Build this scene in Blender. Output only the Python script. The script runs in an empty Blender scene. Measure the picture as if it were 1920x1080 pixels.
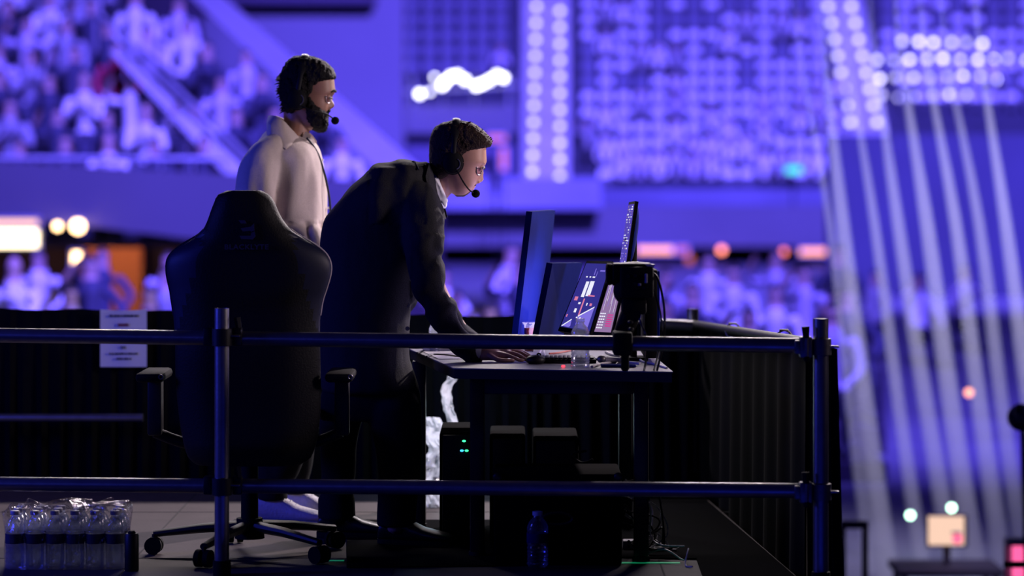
import bpy, bmesh, math, random
from mathutils import Vector, Matrix, noise
random.seed(11)
C = bpy.context.scene
COL = C.collection

# ---------------------------------------------------------------- camera, world, exposure
F = 5400.0      # focal length in pixels of the 1920 px wide frame
H = 1.37        # camera height above the deck
HY = 300.0      # horizon row
cam_d = bpy.data.cameras.new('camera')
cam = bpy.data.objects.new('camera', cam_d); COL.objects.link(cam)
cam.location = (0, 0, H); cam.rotation_euler = (math.radians(90), 0, 0)
cam_d.sensor_width = 36; cam_d.lens = 36 * F / 1920
cam_d.shift_y = -(540 - HY) / 1920
cam_d.clip_end = 400
cam_d.dof.use_dof = True
cam_d.dof.focus_distance = 10.05
cam_d.dof.aperture_fstop = cam_d.lens / 61.0
C.camera = cam
C.view_settings.view_transform = 'Standard'
C.view_settings.look = 'None'
C.view_settings.exposure = 0
C.view_settings.gamma = 1
C.view_settings.use_curve_mapping = False
C.cycles.use_denoising = True
C.cycles.max_bounces = 6
C.cycles.diffuse_bounces = 2
C.cycles.glossy_bounces = 3
C.cycles.transmission_bounces = 4
C.cycles.transparent_max_bounces = 24
C.cycles.caustics_reflective = False
C.cycles.caustics_refractive = False
w = bpy.data.worlds.new('world'); C.world = w; w.use_nodes = True
w.node_tree.nodes['Background'].inputs[0].default_value = (.10, .07, .9, 1)
w.node_tree.nodes['Background'].inputs[1].default_value = .012

def P(px, py, D): return Vector(((px - 960) / F * D, D, H + (HY - py) / F * D))
def X(px, D): return (px - 960) / F * D
def Z(py, D): return H + (HY - py) / F * D
def aim(o, target):
    o.rotation_euler = (Vector(target) - Vector(o.location)).to_track_quat('-Z', 'Y').to_euler()
def spot(name, loc, target, power, color, angle, blend=.6, r=.3):
    l = bpy.data.lights.new(name, 'SPOT'); l.energy = power; l.color = color
    l.spot_size = math.radians(angle); l.spot_blend = blend; l.shadow_soft_size = r
    o = bpy.data.objects.new(name, l); COL.objects.link(o); o.location = loc; aim(o, target); return o
def area(name, loc, target, power, color, sx, sy, spread=180):
    l = bpy.data.lights.new(name, 'AREA'); l.energy = power; l.color = color
    l.shape = 'RECTANGLE'; l.size = sx; l.size_y = sy; l.spread = math.radians(spread)
    o = bpy.data.objects.new(name, l); COL.objects.link(o); o.location = loc; aim(o, target); return o

BLUE = (.145, .10, 1)
# arena wash lights (rigged over the stage, pointing at the stands)
spot('wash_far_stand', (6, 26, 17), (10, 85, 4), 500000, BLUE, 46, .5, .6)
spot('wash_left_stand', (-3, 22, 15), (-6, 38, 2), 48000, BLUE, 60, .6, .6)
spot('wash_plain_wall', (-2, 30, 18), (-5, 75, 3), 19000, (.13, .085, 1), 34, .7, .6)
spot('wash_floor', (3, 20, 13), (3, 38, -1), 42000, BLUE, 70, .7, .5)
spot('wash_stage_right', (8, 13, 10), (5.5, 24, -1.5), 2600, (.13, .10, 1), 50, .8, .4)
# light over the booth
key = spot('key_light', (3.9, 15.7, 4.4), (-.5, 10.2, .7), 2600, (1, .84, .88), 42, .5, .10)
area('truss_light', (-.2, 14.6, 3.5), (-.3, 10.0, .8), 95, (1, .88, .93), 4.4, .22, 120)
area('side_light', (5.2, 9.3, 2.3), (-.5, 10.7, 1.3), 7.5, (1, .80, .86), .9, .8, 34)
area('blue_wash_left', (-4.6, 8.9, 1.7), (-1.5, 12.1, .75), 85, (.05, .065, 1), 1.2, 1.0)
area('blue_wash_front', (-3.5, 4.5, 1.5), (-.8, 11.5, .7), 5, (.06, .08, 1), 1.6, 1.2)
area('blue_wash_low', (.6, 6.2, -.9), (0, 9.4, .7), 7, (.02, .04, 1), 3.0, .6)
area('added_shaft_light', (9.5, 17.5, 3.2), (3.0, 20, 1.6), 420, (.72, .68, 1), 1.2, 1.2, 50)  # added out of view to light the haze shafts from the side
l_ = bpy.data.lights.new('added_warm_light', 'POINT'); l_.energy = 90; l_.color = (1, .45, .2); l_.shadow_soft_size = .3  # added lamp that brightens the wall under the left stand
o_ = bpy.data.objects.new('added_warm_light', l_); COL.objects.link(o_); o_.location = (X(205, 40.5), 40.5, Z(425, 40.5))

# ---------------------------------------------------------------- helpers

MATS = {}
def mat(name, col, rough=.6, metal=0, spec=.5, noise_scale=0, noise_amt=.3, bump=0, bump_scale=60, emit=None, estr=1, coat=0, sheen=0, alpha=1):
    m = bpy.data.materials.new(name); m.use_nodes = True
    nt = m.node_tree; b = nt.nodes['Principled BSDF']
    b.inputs['Base Color'].default_value = (*col, 1)
    b.inputs['Roughness'].default_value = rough; b.inputs['Metallic'].default_value = metal
    b.inputs['Specular IOR Level'].default_value = spec
    b.inputs['Coat Weight'].default_value = coat; b.inputs['Sheen Weight'].default_value = sheen
    b.inputs['Alpha'].default_value = alpha
    tc = nt.nodes.new('ShaderNodeTexCoord')
    if noise_scale:
        n = nt.nodes.new('ShaderNodeTexNoise'); n.inputs['Scale'].default_value = noise_scale
        n.inputs['Detail'].default_value = 4
        nt.links.new(tc.outputs['Object'], n.inputs['Vector'])
        mx = nt.nodes.new('ShaderNodeMixRGB'); mx.blend_type = 'MULTIPLY'; mx.inputs[0].default_value = 1
        mr = nt.nodes.new('ShaderNodeMapRange'); mr.inputs['To Min'].default_value = 1 - noise_amt; mr.inputs['To Max'].default_value = 1 + noise_amt
        nt.links.new(n.outputs['Fac'], mr.inputs['Value'])
        mx.inputs[1].default_value = (*col, 1)
        nt.links.new(mr.outputs[0], mx.inputs[2]); nt.links.new(mx.outputs[0], b.inputs['Base Color'])
    if bump:
        n2 = nt.nodes.new('ShaderNodeTexNoise'); n2.inputs['Scale'].default_value = bump_scale; n2.inputs['Detail'].default_value = 3
        nt.links.new(tc.outputs['Object'], n2.inputs['Vector'])
        bp = nt.nodes.new('ShaderNodeBump'); bp.inputs['Strength'].default_value = bump; bp.inputs['Distance'].default_value = .01
        nt.links.new(n2.outputs['Fac'], bp.inputs['Height']); nt.links.new(bp.outputs[0], b.inputs['Normal'])
    if emit:
        b.inputs['Emission Color'].default_value = (*emit, 1); b.inputs['Emission Strength'].default_value = estr
    MATS[name] = m; return m

def clear_mat(name, tint=(.9, .93, 1), amount=.75, rough=.08, bump=0, gloss=(1, 1, 1), diffuse=0, gmax=.8):
    m = bpy.data.materials.new(name); m.use_nodes = True; nt = m.node_tree
    for n in list(nt.nodes): nt.nodes.remove(n)
    out = nt.nodes.new('ShaderNodeOutputMaterial'); tr = nt.nodes.new('ShaderNodeBsdfTransparent'); tr.inputs[0].default_value = (*tint, 1)
    gl = nt.nodes.new('ShaderNodeBsdfGlossy'); gl.inputs['Roughness'].default_value = rough; gl.inputs[0].default_value = (*gloss, 1)
    fr = nt.nodes.new('ShaderNodeLayerWeight'); fr.inputs[0].default_value = .35
    mr = nt.nodes.new('ShaderNodeMapRange'); mr.inputs['To Min'].default_value = 1 - amount; mr.inputs['To Max'].default_value = gmax
    nt.links.new(fr.outputs['Fresnel'], mr.inputs['Value'])
    mx = nt.nodes.new('ShaderNodeMixShader'); nt.links.new(mr.outputs[0], mx.inputs[0]); nt.links.new(tr.outputs[0], mx.inputs[1]); nt.links.new(gl.outputs[0], mx.inputs[2])
    last = mx
    if diffuse:
        df = nt.nodes.new('ShaderNodeBsdfTranslucent'); df.inputs[0].default_value = (.8, .85, 1, 1)
        m2 = nt.nodes.new('ShaderNodeMixShader'); m2.inputs[0].default_value = diffuse
        nt.links.new(mx.outputs[0], m2.inputs[1]); nt.links.new(df.outputs[0], m2.inputs[2]); last = m2
    if bump:
        tc = nt.nodes.new('ShaderNodeTexCoord'); n2 = nt.nodes.new('ShaderNodeTexNoise'); n2.inputs['Scale'].default_value = 35
        nt.links.new(tc.outputs['Object'], n2.inputs['Vector'])
        bp = nt.nodes.new('ShaderNodeBump'); bp.inputs['Strength'].default_value = bump; bp.inputs['Distance'].default_value = .02
        nt.links.new(n2.outputs['Fac'], bp.inputs['Height']); nt.links.new(bp.outputs[0], gl.inputs['Normal'])
    nt.links.new(last.outputs[0], out.inputs[0]); MATS[name] = m; return m

def emat(name, col, s):
    m = bpy.data.materials.new(name); m.use_nodes = True; nt = m.node_tree
    for n in list(nt.nodes): nt.nodes.remove(n)
    out = nt.nodes.new('ShaderNodeOutputMaterial'); e = nt.nodes.new('ShaderNodeEmission')
    e.inputs[0].default_value = (*col, 1); e.inputs[1].default_value = s
    nt.links.new(e.outputs[0], out.inputs[0]); MATS[name] = m; return m

def tag(o, label=None, cat=None, group=None, kind=None):
    if label: o['label'] = label
    if cat: o['category'] = cat
    if group: o['group'] = group
    if kind: o['kind'] = kind
    return o
def empty(name, loc, label=None, cat=None, group=None):
    o = bpy.data.objects.new(name, None); COL.objects.link(o); o.location = loc; o.empty_display_size = .05
    return tag(o, label, cat, group)

def frames(pts):
    """parallel-transport frames along a polyline"""
    n = len(pts); T = []
    for i in range(n):
        a = pts[max(i - 1, 0)]; b = pts[min(i + 1, n - 1)]
        t = (b - a); T.append(t.normalized() if t.length > 1e-9 else Vector((0, 0, 1)))
    ref = Vector((0, 1, 0))
    if abs(T[0].dot(ref)) > .95: ref = Vector((1, 0, 0))
    u = (ref - T[0] * ref.dot(T[0])).normalized(); out = []
    for i in range(n):
        u = (u - T[i] * u.dot(T[i])).normalized()
        out.append((u, T[i].cross(u).normalized(), T[i]))
    return out
def catmull(pts, per=6):
    if len(pts) < 3: return [p.copy() if hasattr(p, 'copy') else p for p in pts]
    out = []
    for i in range(len(pts) - 1):
        p0 = pts[max(i - 1, 0)]; p1 = pts[i]; p2 = pts[i + 1]; p3 = pts[min(i + 2, len(pts) - 1)]
        for k in range(per):
            t = k / per
            out.append(0.5 * ((2 * p1) + (-p0 + p2) * t + (2 * p0 - 5 * p1 + 4 * p2 - p3) * t * t + (-p0 + 3 * p1 - 3 * p2 + p3) * t ** 3))
    out.append(pts[-1]); return out

class MB:
    def __init__(s): s.v = []; s.f = []; s.m = []; s.mi = 0
    def add(s, vs, fs):
        o = len(s.v); s.v += [Vector(v) for v in vs]
        for f in fs: s.f.append([i + o for i in f]); s.m.append(s.mi)
    def box(s, lo, hi, M=None):
        x0, y0, z0 = lo; x1, y1, z1 = hi
        vs = [(x0,y0,z0),(x1,y0,z0),(x1,y1,z0),(x0,y1,z0),(x0,y0,z1),(x1,y0,z1),(x1,y1,z1),(x0,y1,z1)]
        if M: vs = [M @ Vector(v) for v in vs]
        s.add(vs, [(0,3,2,1),(4,5,6,7),(0,1,5,4),(1,2,6,5),(2,3,7,6),(3,0,4,7)]); return s
    def bbox(s, lo, hi, b=.01, M=None):
        """box with bevelled edges"""
        bm = bmesh.new(); bmesh.ops.create_cube(bm, size=1)
        c = [(lo[i] + hi[i]) / 2 for i in range(3)]; d = [hi[i] - lo[i] for i in range(3)]
        for v in bm.verts: v.co = Vector((v.co.x * d[0] + c[0], v.co.y * d[1] + c[1], v.co.z * d[2] + c[2]))
        bmesh.ops.bevel(bm, geom=bm.edges[:], offset=min(b, min(abs(q) for q in d) * .45), segments=2, affect='EDGES', profile=.5)
        bm.verts.index_update(); vs = [v.co.copy() for v in bm.verts]
        if M: vs = [M @ v for v in vs]
        s.add(vs, [[v.index for v in f.verts] for f in bm.faces]); bm.free(); return s
    def rings(s, R, cap=True, closed=True):
        n = len(R[0]); vs = [v for r in R for v in r]; fs = []
        for i in range(len(R) - 1):
            for j in range(n if closed else n - 1):
                a = i * n + j; b = i * n + (j + 1) % n
                fs.append((a, b, b + n, a + n))
        if cap and closed: fs.append(tuple(range(n))[::-1]); fs.append(tuple(range((len(R) - 1) * n, len(R) * n)))
        s.add(vs, fs); return s
    def tube(s, pts, r, n=12, rf=None, smooth=0, cap=True, round_ends=False, sq=(1, 1)):
        pts = [Vector(p) for p in pts]
        rs = list(r) if isinstance(r, (list, tuple)) else [r] * len(pts)
        if smooth:
            q = [Vector((*p, k)) for p, k in zip(pts, rs)]; q = catmull(q, smooth)
            pts = [Vector(k[:3]) for k in q]; rs = [k[3] for k in q]
        if round_ends:
            t0 = (pts[0] - pts[1]).normalized(); t1 = (pts[-1] - pts[-2]).normalized(); a, b = rs[0], rs[-1]
            pts = [pts[0] + t0 * a * .95, pts[0] + t0 * a * .7] + pts + [pts[-1] + t1 * b * .7, pts[-1] + t1 * b * .95]
            rs = [a * .3, a * .72] + rs + [b * .72, b * .3]
        fr = frames(pts); R = []
        for p, rr, (u, v, t) in zip(pts, rs, fr):
            R.append([p + u * (rr * sq[0] * math.cos(2 * math.pi * k / n)) + v * (rr * sq[1] * math.sin(2 * math.pi * k / n)) for k in range(n)])
        return s.rings(R, cap)
    def lathe(s, prof, c=(0, 0, 0), n=20, M=None):
        R = []
        for r, z in prof:
            R.append([Vector((r * math.cos(2*math.pi*k/n), r * math.sin(2*math.pi*k/n), z)) for k in range(n)])
        R = [[((M @ v) if M else v) + Vector(c) for v in ring] for ring in R]
        return s.rings(R)
    def ell(s, c, r, n=16, m=10, M=None):
        R = []
        for i in range(m + 1):
            th = math.pi * (i + .001) / (m + .002); 
            R.append([Vector((r[0]*math.sin(th)*math.cos(2*math.pi*k/n), r[1]*math.sin(th)*math.sin(2*math.pi*k/n), -r[2]*math.cos(th))) for k in range(n)])
        R = [[((M @ v) if M else v) + Vector(c) for v in ring] for ring in R]
        return s.rings(R)
    def prism(s, poly, d):
        """extrude a 3D polygon by vector d"""
        n = len(poly); d = Vector(d); vs = [Vector(p) for p in poly] + [Vector(p) + d for p in poly]
        fs = [tuple(range(n)), tuple(range(2*n - 1, n - 1, -1))] + [(i, i + n, (i + 1) % n + n, (i + 1) % n) for i in range(n)]
        s.add(vs, fs); return s
    def quad(s, a, b, c, d): s.add([a, b, c, d], [(0, 1, 2, 3)]); return s
    def torus(s, c, R0, r, ax_u, ax_v, n=28, m=8, a0=0, a1=2 * math.pi, R1=None):
        R1 = R1 or R0; closed = abs(a1 - a0 - 2 * math.pi) < 1e-6
        u = Vector(ax_u).normalized(); v = Vector(ax_v).normalized()
        pts = [Vector(c) + u * (R0 * math.cos(a0 + (a1 - a0) * k / n)) + v * (R1 * math.sin(a0 + (a1 - a0) * k / n)) for k in range(n + 1)]
        return s.tube(pts, r, m)
    def mesh(s, name, mats, smooth=True, loc=(0, 0, 0)):
        me = bpy.data.meshes.new(name); L = Vector(loc)
        me.from_pydata([tuple(v - L) for v in s.v], [], s.f)
        for m in (mats if isinstance(mats, (list, tuple)) else [mats]): me.materials.append(m)
        if any(s.m): me.polygons.foreach_set('material_index', s.m)
        bm = bmesh.new(); bm.from_mesh(me); bmesh.ops.recalc_face_normals(bm, faces=bm.faces[:])
        for e in bm.edges:
            if len(e.link_faces) == 2 and e.calc_face_angle(0) > .65: e.smooth = False
        for f in bm.faces: f.smooth = smooth
        bm.to_mesh(me); bm.free(); me.update(); return me
    def build(s, name, mats, parent=None, smooth=True, loc=None, **k):
        L = parent_loc(parent) if parent else (Vector(loc) if loc is not None else Vector((0, 0, 0)))
        o = bpy.data.objects.new(name, s.mesh(name, mats, smooth, L)); COL.objects.link(o)
        if parent: o.parent = parent
        else: o.location = L
        return tag(o, **k)
def parent_loc(p):
    L = Vector((0, 0, 0))
    while p: L += Vector(p.location); p = p.parent
    return L

def fuse(mb, name, mats, parent, voxel, smooth_it=4, disp=None, loc=None, decimate=None, **k):
    """union of overlapping closed shapes into one continuous skin"""
    o = mb.build(name, mats, None)
    m = o.modifiers.new('r', 'REMESH'); m.mode = 'VOXEL'; m.voxel_size = voxel; m.use_smooth_shade = True
    if smooth_it:
        sm = o.modifiers.new('s', 'SMOOTH'); sm.iterations = smooth_it; sm.factor = .5
    if decimate:
        dm = o.modifiers.new('d', 'DECIMATE'); dm.ratio = decimate
    dg = bpy.context.evaluated_depsgraph_get(); me = bpy.data.meshes.new_from_object(o.evaluated_get(dg))
    me.name = name; old = o.data; bpy.data.objects.remove(o); bpy.data.meshes.remove(old)
    if disp:
        no = [v.normal.copy() for v in me.vertices]
        for v, nn in zip(me.vertices, no): v.co += nn * disp(v.co)
    L = parent_loc(parent) if parent else (Vector(loc) if loc is not None else Vector((0, 0, 0)))
    if not me.materials:
        for q in (mats if isinstance(mats, (list, tuple)) else [mats]): me.materials.append(q)
    for v in me.vertices: v.co -= L
    for p in me.polygons: p.use_smooth = True
    o = bpy.data.objects.new(name, me); COL.objects.link(o)
    if parent: o.parent = parent
    else: o.location = L
    return tag(o, **k)

def interp(tab, y):
    if y <= tab[0][0]: return list(tab[0][1:])
    if y >= tab[-1][0]: return list(tab[-1][1:])
    for i in range(len(tab) - 1):
        if tab[i][0] <= y <= tab[i + 1][0]:
            a = tab[max(i - 1, 0)]; b = tab[i]; c = tab[i + 1]; d = tab[min(i + 2, len(tab) - 1)]
            t = (y - b[0]) / (c[0] - b[0]); out = []
            for k in range(1, len(b)):
                h = c[0] - b[0]
                m1 = (c[k] - a[k]) / (c[0] - a[0]) * h if c[0] != a[0] else 0
                m2 = (d[k] - b[k]) / (d[0] - b[0]) * h if d[0] != b[0] else 0
                s1 = c[k] - b[k]
                if s1 * m1 <= 0: m1 = 0
                if s1 * m2 <= 0: m2 = 0
                m1 = math.copysign(min(abs(m1), 3 * abs(s1)), m1); m2 = math.copysign(min(abs(m2), 3 * abs(s1)), m2)
                out.append((2*t**3-3*t*t+1)*b[k] + (t**3-2*t*t+t)*m1 + (-2*t**3+3*t*t)*c[k] + (t**3-t*t)*m2)
            return out

def slices(mb, tab, D, nz=50, na=48, e=2.2, ef=None, nose=None, sig=.010, eyes=None, yc=0):
    """stack of horizontal cross-sections: (row, back, front, half thickness)"""
    y0, y1 = tab[0][0], tab[-1][0]; R = []
    for i in range(nz + 1):
        y = y0 + (y1 - y0) * i / nz; b, f, hw = interp(tab, y); z = Z(y, D)
        xb, xf = X(b, D), X(f, D); xc = xb + (xf - xb) * .5; ring = []
        for k in range(na):
            a = 2 * math.pi * k / na; ca, sa = math.cos(a), math.sin(a)
            ee = (ef if (ef and ca > 0) else e)
            px = math.copysign(abs(ca) ** (2 / ee), ca); py = math.copysign(abs(sa) ** (2 / ee), sa)
            x = xc + (xf - xc) * px; yy = hw * py
            if ca > 0 and nose:
                nn = interp(nose, y)[0] / F * D; s = sig * (1.25 if nn > 8 / F * D else 1)
                x += nn * math.exp(-(yy / s) ** 2)
            if ca > 0 and eyes:
                ey, dep = eyes; x -= dep * math.exp(-((abs(yy) - .031) / .015) ** 2) * math.exp(-((y - ey) / 6.5) ** 2)
            ring.append(Vector((x, D + yy + yc, z)))
        R.append(ring)
    mb.rings(R); return mb

def fbm(p, s, o=3): return noise.fractal(Vector((p[0] * s[0], p[1] * s[1], p[2] * s[2])), 1, 2, o)

# ---------------------------------------------------------------- materials
m_skin = mat('skin_tan', (.54, .29, .21), .5, noise_scale=40, noise_amt=.15)
m_skin_b = mat('skin_brown', (.30, .15, .10), .5, noise_scale=40, noise_amt=.15)
m_hair = mat('dark_brown_hair', (.028, .013, .009), .6, spec=.2, noise_scale=90, noise_amt=.5, bump=.6, bump_scale=220)
m_hair_b = mat('black_hair', (.006, .005, .005), .6, spec=.15, noise_scale=90, noise_amt=.5, bump=.6, bump_scale=200)
m_jacket = mat('charcoal_wool', (.022, .022, .026), .85, spec=.2, noise_scale=240, noise_amt=.5, bump=.25, bump_scale=300)
m_shirt = mat('cream_linen', (.62, .53, .50), .85, spec=.2, noise_scale=160, noise_amt=.12, bump=.2, bump_scale=400)
m_white = mat('white_cotton', (.75, .75, .78), .8, noise_scale=100, noise_amt=.05)
m_trouser = mat('black_trousers', (.012, .012, .014), .9, spec=.15, noise_scale=60, noise_amt=.3)
m_shoe_w = mat('white_sneaker', (.55, .52, .58), .6, noise_scale=60, noise_amt=.2, bump=.4, bump_scale=120)
m_shoe_b = mat('black_shoe', (.012, .012, .014), .35)
m_black = mat('black_plastic', (.005, .005, .006), .75, spec=.15, noise_scale=50, noise_amt=.3)
m_satin = mat('satin_black_metal', (.016, .016, .018), .48, metal=.5, noise_scale=30, noise_amt=.3)
m_foam = mat('black_foam', (.006, .006, .007), 1, spec=.1, noise_scale=300, noise_amt=.5, bump=.5, bump_scale=500)
m_leather = mat('black_leather', (.007, .007, .008), .6, spec=.22, noise_scale=80, noise_amt=.3, bump=.15, bump_scale=150)
m_leather2 = mat('navy_blue_lit_leather', (.007, .009, .035), .5, spec=.3, noise_scale=80, noise_amt=.3)
m_piping = mat('lit_piping', (.60, .52, .55), .5, noise_scale=90, noise_amt=.2)
m_emblem = mat('dull_violet_print', (.030, .027, .075), .6, noise_scale=80, noise_amt=.2)
m_tube = mat('galvanised_tube', (.30, .29, .31), .36, metal=.85, noise_scale=26, noise_amt=.25, bump=.06, bump_scale=90)
m_matte = mat('matte_black_shell', (.0025, .0025, .003), 1, spec=.03, noise_scale=30, noise_amt=.3)
m_clamp = mat('clamp_steel', (.20, .19, .20), .45, metal=.8, noise_scale=60, noise_amt=.4)
m_drape = mat('black_drape', (.003, .003, .0045), .95, spec=.1, noise_scale=20, noise_amt=.4)
m_paper = mat('white_paper', (.70, .70, .72), .8, noise_scale=12, noise_amt=.05)
m_ink = mat('dark_ink', (.06, .06, .09), .8, noise_scale=60, noise_amt=.1)
m_inkr = mat('dark_red_ink', (.22, .05, .08), .8, noise_scale=60, noise_amt=.1)
m_deck = mat('grey_deck_boards', (.062, .047, .050), .7, spec=.25, noise_scale=9, noise_amt=.35, bump=.1, bump_scale=80)
m_seam = mat('deck_seam', (.02, .018, .02), .9, noise_scale=9)
m_desk = mat('dark_grey_laminate', (.16, .15, .19), .35, noise_scale=30, noise_amt=.15)
m_desk_e = mat('black_edge', (.008, .008, .01), .5, noise_scale=30, noise_amt=.15)
m_monback = mat('navy_plastic_back', (.003, .010, .15), .9, spec=.03, noise_scale=30, noise_amt=.12)
m_card = mat('grey_card', (.45, .42, .5), .6, noise_scale=20, noise_amt=.1)
m_glassw = clear_mat('clear_plastic', (.82, .84, .90), .88, .14, .4, diffuse=.20, gmax=.7)
m_film = clear_mat('shrink_film', (.93, .93, .96), .95, .14, .5, gloss=(1, .9, .95), gmax=.45)
m_lens = clear_mat('spectacle_lens', (.90, .86, 1), .95, .10, 0, gloss=(.7, .5, 1), gmax=.30)
m_bag = clear_mat('cloudy_plastic', (.6, .7, .8), .7, .25, 1.0, diffuse=.45)
m_wire = mat('gold_wire', (.32, .28, .30), .4, metal=1, noise_scale=30, noise_amt=.1)
m_label = mat('dark_blue_label', (.015, .02, .07), .5, noise_scale=30, noise_amt=.3)
m_cap = mat('white_cap', (.6, .6, .65), .5, noise_scale=30, noise_amt=.1)
m_red = mat('red_plastic', (.45, .04, .03), .4, noise_scale=30, noise_amt=.2)
m_cable = mat('black_rubber', (.012, .012, .014), .35, noise_scale=30, noise_amt=.2)
m_cablew = mat('grey_rubber', (.65, .62, .66), .45, noise_scale=30, noise_amt=.2)
e_green = emat('led_green', (.05, 1, .35), 2.0)
e_cyan = emat('led_cyan', (.05, .5, 1), 2.0)
e_red = emat('led_red', (1, .03, .05), 4.0)
# arena
a_floor = mat('arena_floor', (.17, .165, .21), .55, noise_scale=.7, noise_amt=.45)
a_wall = mat('painted_wall', (.115, .11, .14), .8, noise_scale=.25, noise_amt=.2)
a_fascia = mat('fascia_panel', (.085, .08, .105), .7, noise_scale=.35, noise_amt=.35)
a_conc = mat('stand_concrete', (.045, .045, .07), .85, noise_scale=.6, noise_amt=.5)
a_step = mat('pale_aisle_steps', (.42, .41, .44), .8, noise_scale=.8, noise_amt=.25)
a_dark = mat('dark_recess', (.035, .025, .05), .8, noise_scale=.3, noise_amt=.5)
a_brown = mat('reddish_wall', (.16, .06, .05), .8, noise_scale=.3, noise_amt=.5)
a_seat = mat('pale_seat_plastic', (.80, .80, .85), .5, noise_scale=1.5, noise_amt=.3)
a_seat2 = mat('dull_dim_lit_seat', (.17, .17, .26), .5, noise_scale=1.5, noise_amt=.3)
a_metal = mat('painted_steel', (.30, .30, .36), .5, metal=.3, noise_scale=3, noise_amt=.2)
e_warm = emat('warm_lamp', (1, .62, .30), 9)
e_warmw = emat('warm_sign', (1, .80, .52), 4.5)
e_orange = emat('orange_strip', (1, .36, .12), 2.2)
e_oranged = emat('dim_orange_strip', (1, .22, .12), .75)
e_step = emat('step_lamp', (.60, .54, 1), 3.6)
e_white = emat('white_lamp', (.85, .84, 1), 9)
e_exit = emat('green_exit', (.02, .9, .25), 1.5)
e_redsign = emat('red_sign', (1, .20, .08), .85)
e_mint = emat('mint_lamp', (.55, 1, .72), 9)
e_pink = emat('pink_panel', (1, .12, .35), 1.3)
e_cream = emat('cream_panel', (1, .66, .50), 1.0)

# ---------------------------------------------------------------- setting: deck and arena shell
def slab(name, lo, hi, m, **k):
    return MB().box(lo, hi).build(name, m, kind='structure', **k)
mb = MB(); mb.prism([Vector(v) for v in ((-2.9, 9.05, -.12), (.965, 9.05, -.12), (.745, 12.3, -.12), (-2.9, 12.3, -.12))], (0, 0, .12)); mb.mi = 1
for x in (-2.2, -1.3, -.4, .5): mb.box((x, 9.06, .0002), (x + .006, 12.28, .0012))
for y in (9.9, 11.2): mb.box((-2.85, y, .0002), (.85, y + .006, .0012))
mb.build('floor', [m_deck, m_seam], smooth=False, kind='structure', label='raised deck floor of mauve grey boards')
m_shade = mat('painted_deck_shade', (.003, .003, .004), 1, spec=.02, noise_scale=20, noise_amt=.3)
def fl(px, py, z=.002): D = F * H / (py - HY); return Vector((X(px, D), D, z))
MB().prism([fl(650, 977), fl(1166, 977), fl(1166, 906), Vector((.735, 12.2, .002)), Vector((.955, 9.07, .002)), fl(1318, 1085), fl(1306, 1050), fl(1160, 1047), fl(1000, 1062), fl(650, 1066)], (0, 0, .004)).build('floor_shade', m_shade, smooth=False, label='black sheet painted as shade on the deck under the desk and along the side drape', cat='painted shade')  # thin black sheet standing for shade on the deck
slab('floor_skirt', (-2.9, 9.0, -1.5), (1.03, 9.045, -.0), m_drape)
slab('floor_arena', (-45, 8, -1.62), (45, 110, -1.5), a_floor)
# upper bowl far away
def RW(i): return 80 + .88 * i, Z(372 - 29.5 * i, 80 + .88 * i)
NR = 15
mb = MB()
for i in range(NR):
    D, z = RW(i); x1 = 22 
    mb.box((X(735, D), D, z - .6), (x1, D + .885, z - .05))
mb.build('floor_far_stand', a_conc, smooth=False, kind='structure')
def aisle_far(pfun, name):
    mb = MB()
    for i in range(NR):
        D, z = RW(i); a, b = pfun(372 - 29.5 * i)
        mb.box((X(a, D), D - .02, z - .6), (X(b, D), D + .86, z + .02)); mb.box((X(a, D), D + .40, z), (X(b, D), D + .88, z + .22))
    return mb.build(name, a_step, smooth=False, kind='structure')
aisle1 = lambda py: (980, 1068)
aisle2 = lambda py: (1548 + .17 * py, 1618 + .19 * py)
aisle_far(aisle1, 'floor_far_aisle'); aisle_far(aisle2, 'floor_far_aisle')
slab('wall_back', (-60, 97, -1.5), (60, 97.5, 16), a_dark)
slab('wall_plain_panel', (X(380, 74), 74, -1.5), (X(757, 74), 75.5, 9), a_wall)
slab('trim_1', (X(395, 73), 72.8, Z(6, 73)), (X(705, 73), 73.6, Z(-40, 73)), a_dark)
# fascias
slab('wall_far_fascia', (X(700, 78.6), 78.2, Z(462, 78.4)), (26, 79.2, Z(386, 78.4)), a_fascia)
slab('wall_far_fascia_upper', (X(757, 79.6), 79.25, Z(388, 79.4)), (26, 79.78, Z(352, 79.4)), mat('upper_fascia_panel', (.11, .11, .19), .8, noise_scale=.4, noise_amt=.4))  # upper fascia in a bluer grey than the main panels
slab('wall_far_block', (X(757, 76), 76.2, Z(392, 76)), (X(1128, 76), 78, Z(334, 76)), mat('blue_grey_block', (.20, .20, .30), .8, noise_scale=.35, noise_amt=.4))
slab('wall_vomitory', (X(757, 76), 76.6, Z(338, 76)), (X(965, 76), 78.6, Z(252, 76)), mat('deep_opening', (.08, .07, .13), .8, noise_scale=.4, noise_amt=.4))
slab('trim_2', (X(757, 75), 75.6, Z(250, 75.6)), (X(970, 75), 76.4, Z(196, 75.6)), a_fascia)
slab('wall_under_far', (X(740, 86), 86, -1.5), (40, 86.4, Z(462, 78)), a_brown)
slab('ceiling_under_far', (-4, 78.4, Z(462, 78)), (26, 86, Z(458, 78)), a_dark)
mb = MB()
for px in (1335, 1700, 1205): mb.box((X(px, 82), 82, -1.5), (X(px + 34, 82), 82.4, Z(462, 78)))
mb.build('trim_3', mat('pillar_paint', (.12, .12, .20), .8, noise_scale=.4), kind='structure', smooth=False)
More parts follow.
